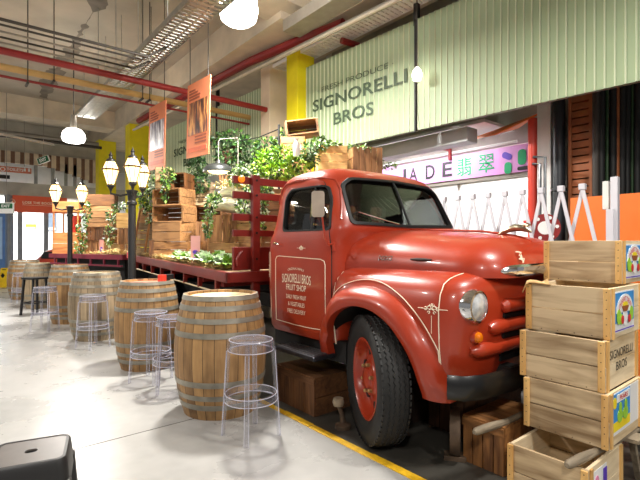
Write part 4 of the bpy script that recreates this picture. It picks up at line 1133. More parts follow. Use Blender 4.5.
pbox(mb, .0, .04, .05, PL_-.05, -.22, -.19); obj('stay', mb, MAROON, t)
mb = MB(); pbox(mb, .12, 1.9, .1, .12, -1.15, -.06); pbox(mb, .12, .14, .1, PL_-.1, -1.15, -.06); obj('under_shade_sheet', mb, DARK, t)  # dark sheets added for the black shade beneath the platform
for a in (.25, 1.85):
    for b in (.2, PL_-.2): obj('leg', pbox(MB(), a, a+.08, b, b+.08, -1.2, -.05), DARK, t)

# ================================================================== DISPLAY CRATES
def crate(kind, loc, rz, w, d, h, mats, label, tilt=None, group='old fruit crates on the display'):
    X, Z = mats
    t = thing('wooden_crate', label, 'crate', loc, rz, group)
    if tilt: t.rotation_euler = (tilt[0], tilt[1], rz)
    b = .016; j = lambda: random.uniform(-.004, .004)
    if kind == 'open':
        obj('lower_board', MB().b2(-w/2, w/2, -d/2, d/2, 0, b), X, t, local=True); obj('upper_board', MB().b2(-w/2, w/2, -d/2, d/2, h-b, h), X, t, local=True)
        mb = MB()
        n = 3
        for k in range(n): mb.b2(-w/2+b, w/2-b, d/2-b, d/2, b+(h-2*b)*k/n+.003, b+(h-2*b)*(k+1)/n-.003)
        obj('bottom_boards', mb, DARKX, t, local=True)
        for s in (-1, 1):
            mb = MB(); x0, x1 = (s*w/2, s*(w/2-b)) if s > 0 else (s*w/2, s*(w/2-b))
            mb.b2(x0, x1, -d/2, d/2, b, h/2-.004); mb.b2(x0, x1, -d/2, d/2, h/2+.004, h-b)
            for yy in (-d/2, d/2-.03): mb.b2(x0, x0+s*.012, yy, yy+.03, b, h-b)
            obj('end_boards', mb, Z if random.random() < .3 else X, t, local=True)
        return t
    obj('base', MB().b2(-w/2+b, w/2-b, -d/2+b, d/2-b, 0, b), X, t, local=True)
    for s in (-1, 1):
        mb = MB(); y0, y1 = sorted((s*d/2, s*(d/2-b)))
        if kind == 'slat':
            n = max(3, int(w/.085))
            for k in range(n):
                xa = -w/2+w*k/n; mb.b2(xa+.005, xa+w/n-.005, y0+j()*.4, y1, 0, h+j())
            mm = Z
        else:
            n = 2 if h < .31 else 3
            for k in range(n): mb.b2(-w/2, w/2, y0+j()*.3, y1, h*k/n+.005, h*(k+1)/n-.005)
            mm = X
        obj('side_boards', mb, mm, t, local=True)
    for s in (-1, 1):
        mb = MB(); x0, x1 = sorted((s*w/2, s*(w/2-b)))
        if kind == 'slat':
            for k in range(3): mb.b2(x0, x1, -d/2+b, d/2-b, h*k/3+.006, h*(k+1)/3-.006)
            obj('end_boards', mb, X, t, local=True)
        else:
            mb.b2(x0, x1, -d/2+b, d/2-b, .004, h/2-.005); mb.b2(x0, x1, -d/2+b, d/2-b, h/2+.005, h-.004)
            for yy in (-d/2+.002, d/2-.034): mb.b2(x0-.01 if s < 0 else x1, x0 if s < 0 else x1+.01, yy, yy+.032, 0, h)
            obj('end_boards', mb, Z if random.random() < .4 else X, t, local=True)
    mb = MB()
    for sx in (-1, 1):
        for sy in (-1, 1): mb.box((sx*(w/2-b-.012), sy*(d/2-b-.012), h/2), (.024, .024, h-.002))
    obj('corner_posts', mb, X, t, local=True)
    return t
OLD, GRY, DRK, GLD = (OLDX, OLDZ), (GREYX, GREYZ), (DARKX, DARKZ), (GOLDX, OLDZ)
ORD = ['bottom', 'second', 'third', 'fourth', 'fifth', 'sixth', 'seventh']
def tray_z(x, y):
    b = (Vector((x, y, 0))-Vector((P1.x, P1.y, 0))).dot(Vector((ty_.x, ty_.y, 0)).normalized()); return P1.z+ty_.z*b+.032
def stack(px, d, rz, where, rows, z0=None):
    q = at(px, 244, d); z = tray_z(q.x, q.y) if z0 is None else z0
    words = {'slat': 'vertical slatted', 'plank': 'planked', 'open': 'open fronted'}; cw = {id(OLD): 'brown', id(GRY): 'grey', id(DRK): 'dark', id(GLD): 'golden'}
    out = []
    for i, (kind, mats, w, dd, h, dx, dr) in enumerate(rows):
        off = Vector((c_, -s_, 0))*dx
        lvl = 'lone' if len(rows) == 1 else (ORD[i]+' up')
        out.append(crate(kind, (q.x+off.x, q.y+off.y, z), math.radians(rz+dr), w, dd, h, mats, f'{cw[id(mats)]} {words[kind]} crate, {lvl if i else "bottom"} of the stack {where}'))
        z += h+.001
    return q, z, out
# main wall of crates on the tray
qa, za, _ = stack(174, 6.9, -62, 'beside the lamp post with three lanterns', [('plank', OLD, .62, .36, .25, .06, 2), ('plank', OLD, .54, .34, .29, 0, -3), ('open', OLD, .54, .34, .25, .01, 2), ('open', OLD, .52, .34, .25, 0, -2)])
crate('slat', (at(158, 244, 7.0).x, at(158, 244, 7.0).y, tray_z(*at(158, 244, 7.0).xy)), math.radians(-20), .26, .3, .26, DRK, 'dark slatted crate on the tray at the foot of the crate wall')
crate('plank', (at(165, 244, 6.9).x, at(165, 244, 6.9).y, za), math.radians(-35), .2, .26, .33, GRY, 'tall grey crate standing on end atop the crate wall')
crate('open', (at(182, 244, 6.9).x, at(182, 244, 6.9).y, za), math.radians(-50), .25, .3, .24, DRK, 'dark open crate atop the crate wall behind the orange banner')
stack(207, 7.35, -50, 'between the crate wall and the sacks', [('slat', OLD, .5, .36, .26, .02, 30), ('slat', OLD, .46, .36, .29, 0, 32), ('open', OLD, .58, .38, .27, .04, 0), ('plank', GRY, .34, .36, .13, -.07, 20), ('plank', GRY, .34, .34, .25, -.06, 22)])
q1, z1, _ = stack(224, 5.7, -30, 'under the pale sack', [('plank', OLD, .36, .32, .26, 0, 0), ('slat', OLD, .36, .32, .34, -.02, 3)])
stack(251, 5.75, -39, 'behind the red rack post', [('plank', OLD, .30, .30, .26, 0, 0), ('plank', OLD, .30, .30, .36, -.0, -2)])
stack(274, 5.9, -39, 'behind the rack boards under the lime bush', [('plank', OLD, .34, .30, .27, 0, 0), ('plank', OLD, .34, .30, .27, .0, 2), ('plank', DRK, .34, .30, .27, 0, -2), ('plank', OLD, .33, .30, .14, 0, 3)])
stack(249, 6.9, -30, 'under the dark ivy behind the rack', [('plank', OLD, .44, .36, .30, 0, 0), ('plank', DRK, .44, .36, .30, 0, 5), ('slat', DRK, .44, .36, .28, 0, -3), ('plank', DRK, .42, .36, .26, 0, 3)])
stack(232, 8.1, -30, 'behind the black dome lamp', [('plank', DRK, .40, .36, .32, 0, 0), ('plank', OLD, .40, .36, .30, 0, 5), ('slat', DRK, .40, .36, .28, 0, -3), ('plank', DRK, .40, .36, .26, 0, 3)])
qf, zf, _ = stack(297, 6.15, -40, 'beside the yellow column', [('plank', OLD, .35, .30, .98, 0, 0), ('plank', OLD, .38, .34, .28, 0, 0), ('plank', OLD, .32, .32, .22, -.02, 4), ('plank', OLD, .30, .30, .2, -.05, 0)])
crate('open', (qf.x+.07, qf.y-.05, zf+.03), math.radians(-40), .42, .32, .2, OLD, 'tilted open crate on top of the crates by the yellow column', tilt=(.0, -.12))
qg, zg, _ = stack(331, 5.95, -32, 'behind the cab with the pale ivy', [('plank', OLD, .38, .34, .28, 0, 0), ('plank', OLD, .38, .34, .28, 0, 3), ('plank', OLD, .38, .34, .28, 0, -3), ('plank', GLD, .38, .34, .36, -.0, 2), ('plank', GLD, .36, .32, .32, 0, 0)])
stack(364, 6.45, -34, 'at the far cab corner', [('plank', OLD, .42, .34, .84, 0, 0), ('plank', OLD, .40, .34, .30, 0, 2), ('slat', OLD, .44, .34, .46, 0, 8)])
# left part
stack(149.5, 7.65, -45, 'with the leaning ladder', [('plank', GRY, .30, .3, .27, 0, 0), ('plank', GRY, .28, .3, .30, 0, 3), ('plank', OLD, .26, .28, .26, .03, -4)])
stack(125.5, 8.95, -15, 'by the pale card on the platform', [('slat', OLD, .30, .3, .19, .05, 0), ('slat', OLD, .28, .3, .32, 0, 4), ('plank', GLD, .28, .28, .30, -.02, -3)], z0=1.20)
stack(115, 9.6, -25, 'between the ivy and the slatted crates', [('slat', GRY, .28, .3, .21, 0, 0), ('plank', DRK, .26, .3, .30, 0, 4)], z0=1.20)
stack(101, 9.75, -30, 'beside the ivy fall on the platform', [('slat', OLD, .46, .34, .28, -.07, 0), ('slat', DRK, .46, .34, .28, -.02, 0), ('plank', OLD, .52, .34, .20, .02, 3), ('plank', OLD, .54, .34, .25, .02, -2), ('plank', DRK, .56, .34, .25, .02, 2)], z0=1.20)
# open timber stand
q = at(70, 244, 9.62)
rz = math.radians(-17.6-22)
t = thing('timber_stand', 'orange brown open timber stand at the platform end', 'stand', (q.x, q.y, 1.201), rz)
M_ = wood('orange_ply', (176, 104, 52), (222, 150, 88), 'X', 4)
obj('lower_box', MB().b2(-.26, .3, -.2, .2, 0, .21).b2(-.26, .3, -.19, .19, .215, .44), M_, t, local=True)
obj('top_box', MB().b2(-.26, .3, -.2, .2, .87, 1.09), M_, t, local=True, bevel=.004)
for x in (-.24, .27):
    for y in (-.18, .18): obj('upright', MB().b2(x-.012, x+.012, y-.012, y+.012, .44, .87), M_, t, local=True)
v = Vector((math.cos(rz), math.sin(rz), 0))
tag(obj('red_tin', MB().lathe([(0, 0), (.09, 0), (.09, .36), (0, .36)], 20, q+v*.14+Vector((0, 0, 1.642-1.4))), DRED), 'red tin drum on the shelf of the timber stand', 'tin')
# ladder
t = thing('wooden_ladder', 'weathered wooden ladder leaning beside the grey crates', 'ladder', (0, 0, 0))
a0, a1 = at(139, 252, 7.35), at(147, 203, 7.45); sd = Vector((.9, -.44, 0)).normalized()*.09
for s in (-1, 1): obj('stile', MB().bar(a0+sd*s, a1+sd*s, .03, .03), OLDZ, t)
mb = MB()
for k in range(4):
    m = a0.lerp(a1, .15+.23*k); mb.bar(m-sd, m+sd, .024, .024)
obj('rung', mb, OLDX, t)

# ================================================================== PLANTS
def leaf(mb, p, d, s, mi):
    d = d.normalized(); u = d.cross(Vector((random.uniform(-1, 1), random.uniform(-1, 1), random.uniform(-1, 1))))
    if u.length < .05: u = d.orthogonal()
    u.normalize(); n = d.cross(u)
    a = p; b = p+d*s*.45+u*s*.32+n*s*.05; c = p+d*s-n*s*.12; e = p+d*s*.45-u*s*.32+n*s*.05
    mb.add([a, b, c, e], [(0, 1, 2), (0, 2, 3)], mi)
def foliage(name, label, cat, blobs, n, size, mats, stems=True, group=None, hang=.3):
    """blobs: (centre, rx, ry, rz) ellipsoids to be filled with leaves"""
    c0 = blobs[0][0]; zb = min(b[0].z-b[3] for b in blobs)
    t = thing(name, label, cat, (c0.x, c0.y, zb), 0, group)
    mb = MB(); st = MB(); vol = [b[1]*b[2]*b[3] for b in blobs]; tot = sum(v**.8 for v in vol)
    for (c, rx, ry, rz), v in zip(blobs, vol):
        for k in range(int(n*v**.8/tot)):
            while True:
                w = Vector((random.uniform(-1, 1), random.uniform(-1, 1), random.uniform(-1, 1)))
                if w.length < 1: break
            w = w.normalized()*(w.length**.55)
            p = c+Vector((w.x*rx, w.y*ry, w.z*rz))
            d = Vector((w.x, w.y, w.z*.7-hang))+Vector((random.uniform(-.6, .6), random.uniform(-.6, .6), random.uniform(-.6, .6)))
            leaf(mb, p, d, size*random.uniform(.6, 1.25), random.choice(range(len(mats))))
        for k in range(4):
            e = c+Vector((random.uniform(-.8, .8)*rx, random.uniform(-.8, .8)*ry, random.uniform(-.9, .9)*rz))
            st.tube([c+Vector((0, 0, -rz*.95)), c.lerp(e, .5)+Vector((0, 0, .02)), e], .005, 5)
    obj('leaves', mb, mats, t, recalc=False)
    if stems: obj('stems', st, LEAF[3], t)
    return t
def B(px, py, d, rx, rz, ry=None):
    return (at(px, py, d), rx*d/450, (ry or rx)*d/450, rz*d/450)
G, L_, PA, DK, LM = LEAF
foliage('trailing_ivy', 'white flecked ivy falling down the crates on the platform', 'ivy', [B(86, 212, 9.3, 4, 10), B(82, 232, 9.25, 4, 14), B(80, 247, 9.2, 5, 7)], 420, .06, [G, L_, PA, G])
foliage('trailing_ivy', 'ivy spilling between the slatted crates and golden crate', 'ivy', [B(113, 215, 9.0, 5, 8), B(109, 235, 9.1, 4, 10), B(120, 206, 9.0, 6, 4)], 300, .06, [G, L_, PA, DK])
foliage('trailing_ivy', 'ivy cascading over the leaning ladder', 'ivy', [B(152, 186, 7.35, 7, 11), B(147, 200, 7.3, 7, 10), B(142, 196, 7.4, 5, 5), B(150, 214, 7.3, 4, 10)], 520, .06, [G, L_, DK, PA])
foliage('trailing_ivy', 'small ivy clump on top of the crate wall', 'ivy', [B(167, 176, 6.6, 6, 9), B(166, 192, 6.5, 3, 8)], 240, .055, [G, DK, L_])
foliage('trailing_ivy', 'dark bushy plant beside the grey crate atop the crate wall', 'plant', [B(198, 166, 7.1, 9, 10), B(201, 182, 7.1, 8, 10), B(196, 158, 7.0, 5, 4)], 520, .06, [DK, G, DK])
foliage('ivy_mass', 'dark ivy draped over crates behind the black dome lamp', 'ivy', [B(222, 142, 7.4, 9, 8), B(236, 138, 7.2, 14, 7), B(247, 150, 7.0, 13, 11), B(228, 158, 6.95, 12, 9), B(240, 166, 6.9, 10, 8)], 850, .068, [DK, G, DK, G])
foliage('ivy_mass', 'dark ivy climbing toward the cream pillar', 'ivy', [B(266, 146, 6.8, 12, 7), B(281, 143, 6.6, 9, 7), B(284, 134, 6.4, 4, 6), B(262, 158, 6.8, 10, 8)], 480, .065, [DK, G, DK, L_])
foliage('lime_bush', 'bright lime green bush on the crates behind the cab roof', 'bush', [B(268, 160, 5.6, 12, 9), B(282, 156, 5.5, 13, 9), B(298, 164, 5.5, 12, 8), B(258, 171, 5.5, 9, 5), B(280, 172, 5.5, 18, 6)], 1300, .062, [LM, L_, LM, G])
foliage('trailing_ivy', 'pale ivy on the crates above the cab roof', 'ivy', [B(309, 152, 5.5, 7, 8), B(320, 144, 5.7, 7, 6), B(333, 146, 5.9, 9, 4), B(314, 160, 5.5, 4, 6)], 560, .055, [G, PA, L_, G])
foliage('trailing_ivy', 'sparse ivy trailing past the slatted crate at the cab corner', 'ivy', [B(358, 149, 6.4, 15, 2.2), B(388, 166, 6.7, 9, 2.5), B(379, 160, 6.5, 3, 5)], 200, .05, [G, L_, PA])
foliage('trailing_ivy', 'ivy hanging behind the headboard rack', 'ivy', [B(252, 186, 5.35, 7, 7), B(264, 193, 5.4, 8, 8), B(262, 208, 5.35, 5, 10), B(245, 205, 5.3, 7, 12), B(258, 228, 5.3, 6, 8)], 760, .055, [G, L_, DK, PA])
foliage('trailing_ivy', 'pale vine hanging down left of the pale sack', 'ivy', [B(211, 207, 5.35, 4, 9), B(208, 225, 5.35, 3.5, 12), B(215, 198, 5.4, 6, 4)], 330, .05, [PA, L_, G])
foliage('trailing_ivy', 'ivy sprig by the orange marker lamp', 'ivy', [B(243, 170, 4.95, 8, 4), B(234, 178, 4.95, 4, 8)], 220, .05, [G, PA, L_])
# lettuces on the tray
def lettuce(name, r, mats):
    t = thing(name, '', 'lettuce', (0, 0, 0), 0, 'lettuces heaped on the tray')
    mb = MB()
    for ring, (n, tilt, rr) in enumerate(((6, .25, .35), (8, .7, .7), (9, 1.15, 1.0))):
        for k in range(n):
            a = 2*pi*k/n+ring*.4; dr = Vector((math.cos(a), math.sin(a), 0)); up = Vector((0, 0, 1)); sd = dr.cross(up)
            m = 5; rows = []
            for i in range(4):
                v = i/3; ang = tilt*(.4+.6*v)
                base = dr*(r*rr*v*math.sin(ang)*1.1)+up*(r*1.0*v*math.cos(ang)+.01)
                rows.append([base+sd*(r*.42*(j/(m-1)*2-1)*(.35+.65*v))+Vector((0, 0, random.uniform(-.12, .12)*r*v)) for j in range(m)])
            vs = [p for q in rows for p in q]; fs = [(i*m+j, i*m+j+1, (i+1)*m+j+1, (i+1)*m+j) for i in range(3) for j in range(m-1)]
            mb.add(vs, fs, random.choice((0, 0, 1, 2)), True)
    obj('leaves', mb, mats, t, local=True, recalc=False)
    obj('heart', MB().lathe([(0, 0), (r*.22, r*.1), (r*.28, r*.35), (r*.15, r*.6), (0, r*.65)], 12), LEAF[4], t, local=True)
    return t
l1 = lettuce('lettuce', .14, [L_, PA, PA]); l2 = lettuce('lettuce', .14, [PA, G, PA])
used = set()
LN = ['touching the red headboard', 'second from the red headboard', 'third from the red headboard', 'fourth from the red headboard', 'fifth from the red headboard',
      'sixth from the red headboard', 'seventh from the red headboard', 'eighth from the red headboard', 'last before the crate wall']
for row, (a0_, n_, st_) in enumerate(((.17, 9, .225), (.37, 8, .225))):
    for k in range(n_):
        b_ = .36+row*.1+k*st_; p = T(a0_+random.uniform(-.02, .02), b_); p.z = tray_z(p.x, p.y); kd = (k+row) % 2
        lab = ('yellow green' if kd == 0 else 'pale frilly')+f' lettuce in the {"rail side" if row == 0 else "inner"} row, '+LN[k]
        if kd not in used: used.add(kd); src = l1 if kd == 0 else l2; src.location = p; src['label'] = lab; ORG[src.name] = Vector(p)
        else: dup(l1 if kd == 0 else l2, p, random.uniform(0, 6), lab, scale=(random.uniform(.85, 1.1),)*3)
# straw
def straw(label, fn, n):
    mb = MB()
    for k in range(n):
        p = fn(); a = random.uniform(0, 2*pi); L = random.uniform(.05, .13)
        d = Vector((math.cos(a)*L, math.sin(a)*L, random.uniform(-.1, .35)*L)); s = Vector((-math.sin(a), math.cos(a), 0))*.004
        mb.add([p-s, p+s, p+d+s, p+d-s, p+Vector((0, 0, .003))], [(0, 1, 2, 3), (0, 1, 4)], 0)
    return tag(obj('straw', mb, STRAW, recalc=False), label, 'straw', kind='stuff')
def trp():
    a, b = (random.uniform(.06, .22) if random.random() < .5 else random.uniform(.1, .7)), random.uniform(.3, TL-.1); p = T(a, b, 0); p.z = tray_z(p.x, p.y)+random.uniform(0, .05); return p
straw('pale straw strewn along the edge of the truck tray', trp, 3600)
def plp():
    p = PP(random.uniform(.1, .9), random.uniform(.1, 1.5)); c = .11*max(0, 1-abs((p-PP(.5, .6)).length)/.7); p.z = 1.2+random.uniform(0, .03+c); return p
straw('straw heaped on the maroon edged platform', plp, 2600)
# pale sack
def sack(name, label, c, L, r, rz, mat):
    mb = MB(); rings = []
    ax = Vector((math.cos(rz), math.sin(rz), 0)); sd = Vector((-math.sin(rz), math.cos(rz), 0))
    for i in range(15):
        t = i/14; q = r*(math.sin(pi*min(1, max(.02, t*.94+.03)))**.45)
        cc = c+ax*((t-.5)*L)+Vector((0, 0, r*.72+.04*math.sin(t*5)))
        rings.append([cc+sd*(q*1.25*math.cos(a)*(1+.07*math.sin(3*a+i*1.3)))+Vector((0, 0, q*.72*math.sin(a)*(1+.09*math.sin(2*a+i)))) for a in [2*pi*k/18 for k in range(18)]])
    mb.loft(rings); return tag(obj(name, mb, mat), label, 'sack')
sack('cloth_sack', 'plump pale cloth sack lying on the slatted crates', q1.xy.to_3d()+Vector((.13, -.09, z1)), .62, .14, math.radians(-35), SACK)
sack('cloth_sack', 'second pale sack heaped on top of the plump one', q1.xy.to_3d()+Vector((.16, -.06, z1+.19)), .5, .11, math.radians(-25), SACK)
mb = MB()
for k in range(420):
    p = at(238, 190, 5.7)+Vector((random.gauss(0, .13), random.gauss(0, .1), 0)); p.z = z1+.34+abs(random.gauss(0, .07))*math.exp(-((p.x-at(238, 190, 5.7).x)/.2)**2)
    a = random.uniform(0, 2*pi); d = Vector((math.cos(a), math.sin(a), random.uniform(-.2, .8)))*random.uniform(.05, .11); s = d.cross(Vector((0, 0, 1))).normalized()*.008
    mb.add([p-s, p+s, p+d+s, p+d-s], [(0, 1, 2, 3)])
tag(obj('straw_packing', mb, M('pale_packing_straw', (240, 226, 178), .8), recalc=False), 'pale packing straw on top of the sacks', 'straw', kind='stuff')
# dried bundle beside the lamp
t0 = at(224, 200, 5.95); mb = MB()
for k in range(9):
    a = 2*pi*k/9; mb.tube([t0+Vector((.02*math.cos(a), .02*math.sin(a), -.25)), t0+Vector((.02*math.cos(a), .02*math.sin(a), .1)), t0+Vector((.07*math.cos(a), .07*math.sin(a), .33))], .008, 5)
tag(obj('stick_bundle', mb, OLDZ), 'bundle of brown dried sticks below the black dome lamp', 'sticks')
# black dome lamp on a white pipe stem
dl = at(218.5, 172, 6.3)
t = thing('dome_lamp', 'black dome lamp on a white stem glowing above the sacks', 'lamp', dl)
obj('dome_shade', MB().lathe([(.215, -.01), (.21, .03), (.18, .075), (.12, .105), (.05, .12), (.03, .16), (0, .165)], 32, dl, caps=False).lathe([(.208, -.01), (.19, .05), (.11, .095), (0, .11)], 32, dl, caps=False).lathe([(.208, -.01), (.215, -.01)], 32, dl, caps=False), M('black_enamel_shade', (42, 44, 42), .35), t)
obj('bulb_glass', MB().lathe([(0, -.012), (.13, -.005), (.17, .03), (.05, .07), (0, .075)], 24, dl), glow('lit_warm_bulb', (255, 232, 170), 4), t)
up = dl+Vector((0, 0, .16)); e = at(219.5, 139, 6.3); k2 = at(238, 138, 6.5)
obj('stem', MB().tube([up, (up.x, up.y, e.z-.03), (up.x+.02, up.y-.01, e.z), k2, (k2.x, k2.y, k2.z-.04), (k2.x, k2.y, 2.3), (k2.x, k2.y, tray_z(k2.x, k2.y)-.004)], .007), GREYPIPE, t)
lamp('dome_light', 'POINT', dl+Vector((0, 0, -.06)), 9, (1, .84, .55), .08)
# rope line to the little post
a, b = at(240, 141, 6.7), at(279, 129, 6.2)
t = thing('rope_line', 'dark rope stretched from the ivy to a short post', 'rope', b)
obj('rope', MB().tube([a, a.lerp(b, .5)+Vector((0, 0, -.03)), b], .008, 6), DARK, t)
obj('rope_post', MB().cyl((b.x, b.y, tray_z(b.x, b.y)), (b.x, b.y, b.z+.06), .016, n=8), DARK, t)
# white jug by the yellow column
j = at(296.5, 146, 5.4)
mb = MB().lathe([(0, -.13), (.035, -.13), (.045, -.06), (.04, .02), (.022, .06), (.03, .09), (.0, .088)], 18, j); mb.tube([j+Vector((.03, 0, .05)), j+Vector((.075, 0, .02)), j+Vector((.042, 0, -.07))], .007, 6)
tag(obj('white_jug', mb, WHITE), 'small white jug hung among the crates by the yellow column', 'jug')
# terracotta pots in the dark ivy
for px, py, l in ((228, 158, 'brown clay pot in the dark ivy near the white stem'), (237, 153, 'second brown clay pot in the dark ivy'), (262, 160, 'brown clay pot in the ivy near the lime bush')):
    c = at(px, py, 7.25)
    tag(obj('clay_pot', MB().lathe([(0, -.1), (.06, -.1), (.085, .07), (.098, .075), (.098, .1), (.08, .1), (.075, .04), (0, .03)], 20, c), M('clay', (84, 46, 32), .8)), l, 'pot')
# pink cards
def card(label, px, y0, y1, d, w, zb):
    c = at(px, y1, d); 
    t = thing('pink_card', label, 'card', (c.x, c.y, zb), math.radians(-39))
    h = (y1-y0)*d/450
    obj('card_sheet', MB().b2(-w/2, w/2, -.006, .006, 0, h), M('pink_card', (236, 176, 172), .6, var=.03), t, local=True)
    obj('printed_figure', MB().prism([(x*.9, z) for x, z in rrect(-w*.28, w*.28, h*.1, h*.5, w*.2)], 'Y', -.009, -.006), PURPLE if d > 8 else M('violet_print', (206, 130, 214), .6), t, local=True)
    if d < 8: obj('printed_spot', MB().prism([(w*.3*math.cos(a), h*.42+w*.2*math.sin(a)) for a in [k*pi/5 for k in range(10)]], 'Y', -.012, -.009), PURPLE, t, local=True)
w = at(196, 258, 5.6); card('tall pink card with purple print standing among the lettuces', 195.5, 231, 259, 5.45, .11, tray_z(w.x, w.y))
card('tall pink card standing on the straw of the platform', 101.5, 234, 248, 9.0, .085, 1.205)

# ================================================================== HANGING BANNERS
def banner(label, y0, y1, x, z0, z1, hx):
    t = thing('hanging_banner', label, 'banner', (x, (y0+y1)/2, z0), 0, 'salmon banners hung from the ceiling')
    cy, cz = (y0+y1)/2, (z0+z1)/2; hw, hh = (y1-y0)/2, (z1-z0)/2
    rot = math.radians(-3)
    def F(u, v, o=0):   # u along the banner toward the camera, v up
        uu, vv = u*math.cos(rot)-v*math.sin(rot), u*math.sin(rot)+v*math.cos(rot)
        return (x-o, cy-uu, cz+vv)
    def patch(nm, u0, u1, v0, v1, m, o=.007, th=.003):
        mb = MB(); mb.loft([[F(u, v, q) for u, v in ((u0, v0), (u1, v0), (u1, v1), (u0, v1))] for q in (o-th, o)], sm=False); return mb
    obj('banner_cloth', patch('', -hw, hw, -hh, hh, None, .005, .01), BANNER, t)
    mb = MB()
    for k, (v, l) in enumerate(((.80, .35), (.72, .5), (.64, .62), (.565, .6))):
        vv = v*hh; mb.loft([[F(u, q, o) for u, q in ((-hw*.8, vv-.012), (-hw*.8+hw*1.6*l, vv-.012), (-hw*.8+hw*1.6*l, vv+.012), (-hw*.8, vv+.012))] for o in (.005, .009)], sm=False)
    for k, v in enumerate((-.47, -.55, -.63)):
        vv = v*hh; mb.loft([[F(u, q, o) for u, q in ((-hw*.2, vv-.01), (hw*.8, vv-.01), (hw*.8, vv+.01), (-hw*.2, vv+.01))] for o in (.005, .009)], sm=False)
    obj('printed_lines', mb, BANTEXT, t)
    obj('printed_picture', patch('', -hw*.82, hw*.82, -.4*hh, .48*hh, None, .009, .004), hx, t)
    obj('printed_bar', patch('', -hw*.82, hw*.82, -.86*hh, -.74*hh, None, .009, .004), M('salmon_bar', (220, 110, 72), .7), t)
    mb = MB()
    for u in (-hw*.8, hw*.8): p = F(u, hh); mb.cyl(p, (p[0], p[1], 5.6), .006, n=6)
    obj('hanging_wire', mb, DKPIPE, t)
def picture(name, a, b, c):
    m, nt, N, L, P = newmat(name)
    tc = N.new('ShaderNodeTexCoord'); mp = N.new('ShaderNodeMapping'); mp.inputs['Scale'].default_value = (1, 9, 2); L.new(tc.outputs['Object'], mp.inputs[0])
    n = N.new('ShaderNodeTexNoise'); n.inputs['Scale'].default_value = 1.6; n.inputs['Detail'].default_value = 4; L.new(mp.outputs[0], n.inputs['Vector'])
    r = ramp(N, lin(a), lin(b), .38, .6); e = r.color_ramp.elements.new(.5); e.color = (*lin(c), 1)
    L.new(n.outputs['Fac'], r.inputs[0]); L.new(r.outputs[0], P.inputs['Base Color']); P.inputs['Roughness'].default_value = .5; return m
banner('nearer salmon hanging banner with a brown orange picture', 5.72, 6.48, 2.75, 2.66, 3.74, picture('banner_photo_warm', (52, 30, 24), (232, 168, 96), (140, 74, 44)))
banner('farther salmon hanging banner with a blue white picture', 7.36, 8.16, 2.75, 2.69, 3.80, picture('banner_photo_cool', (66, 66, 96), (238, 238, 244), (170, 160, 170)))

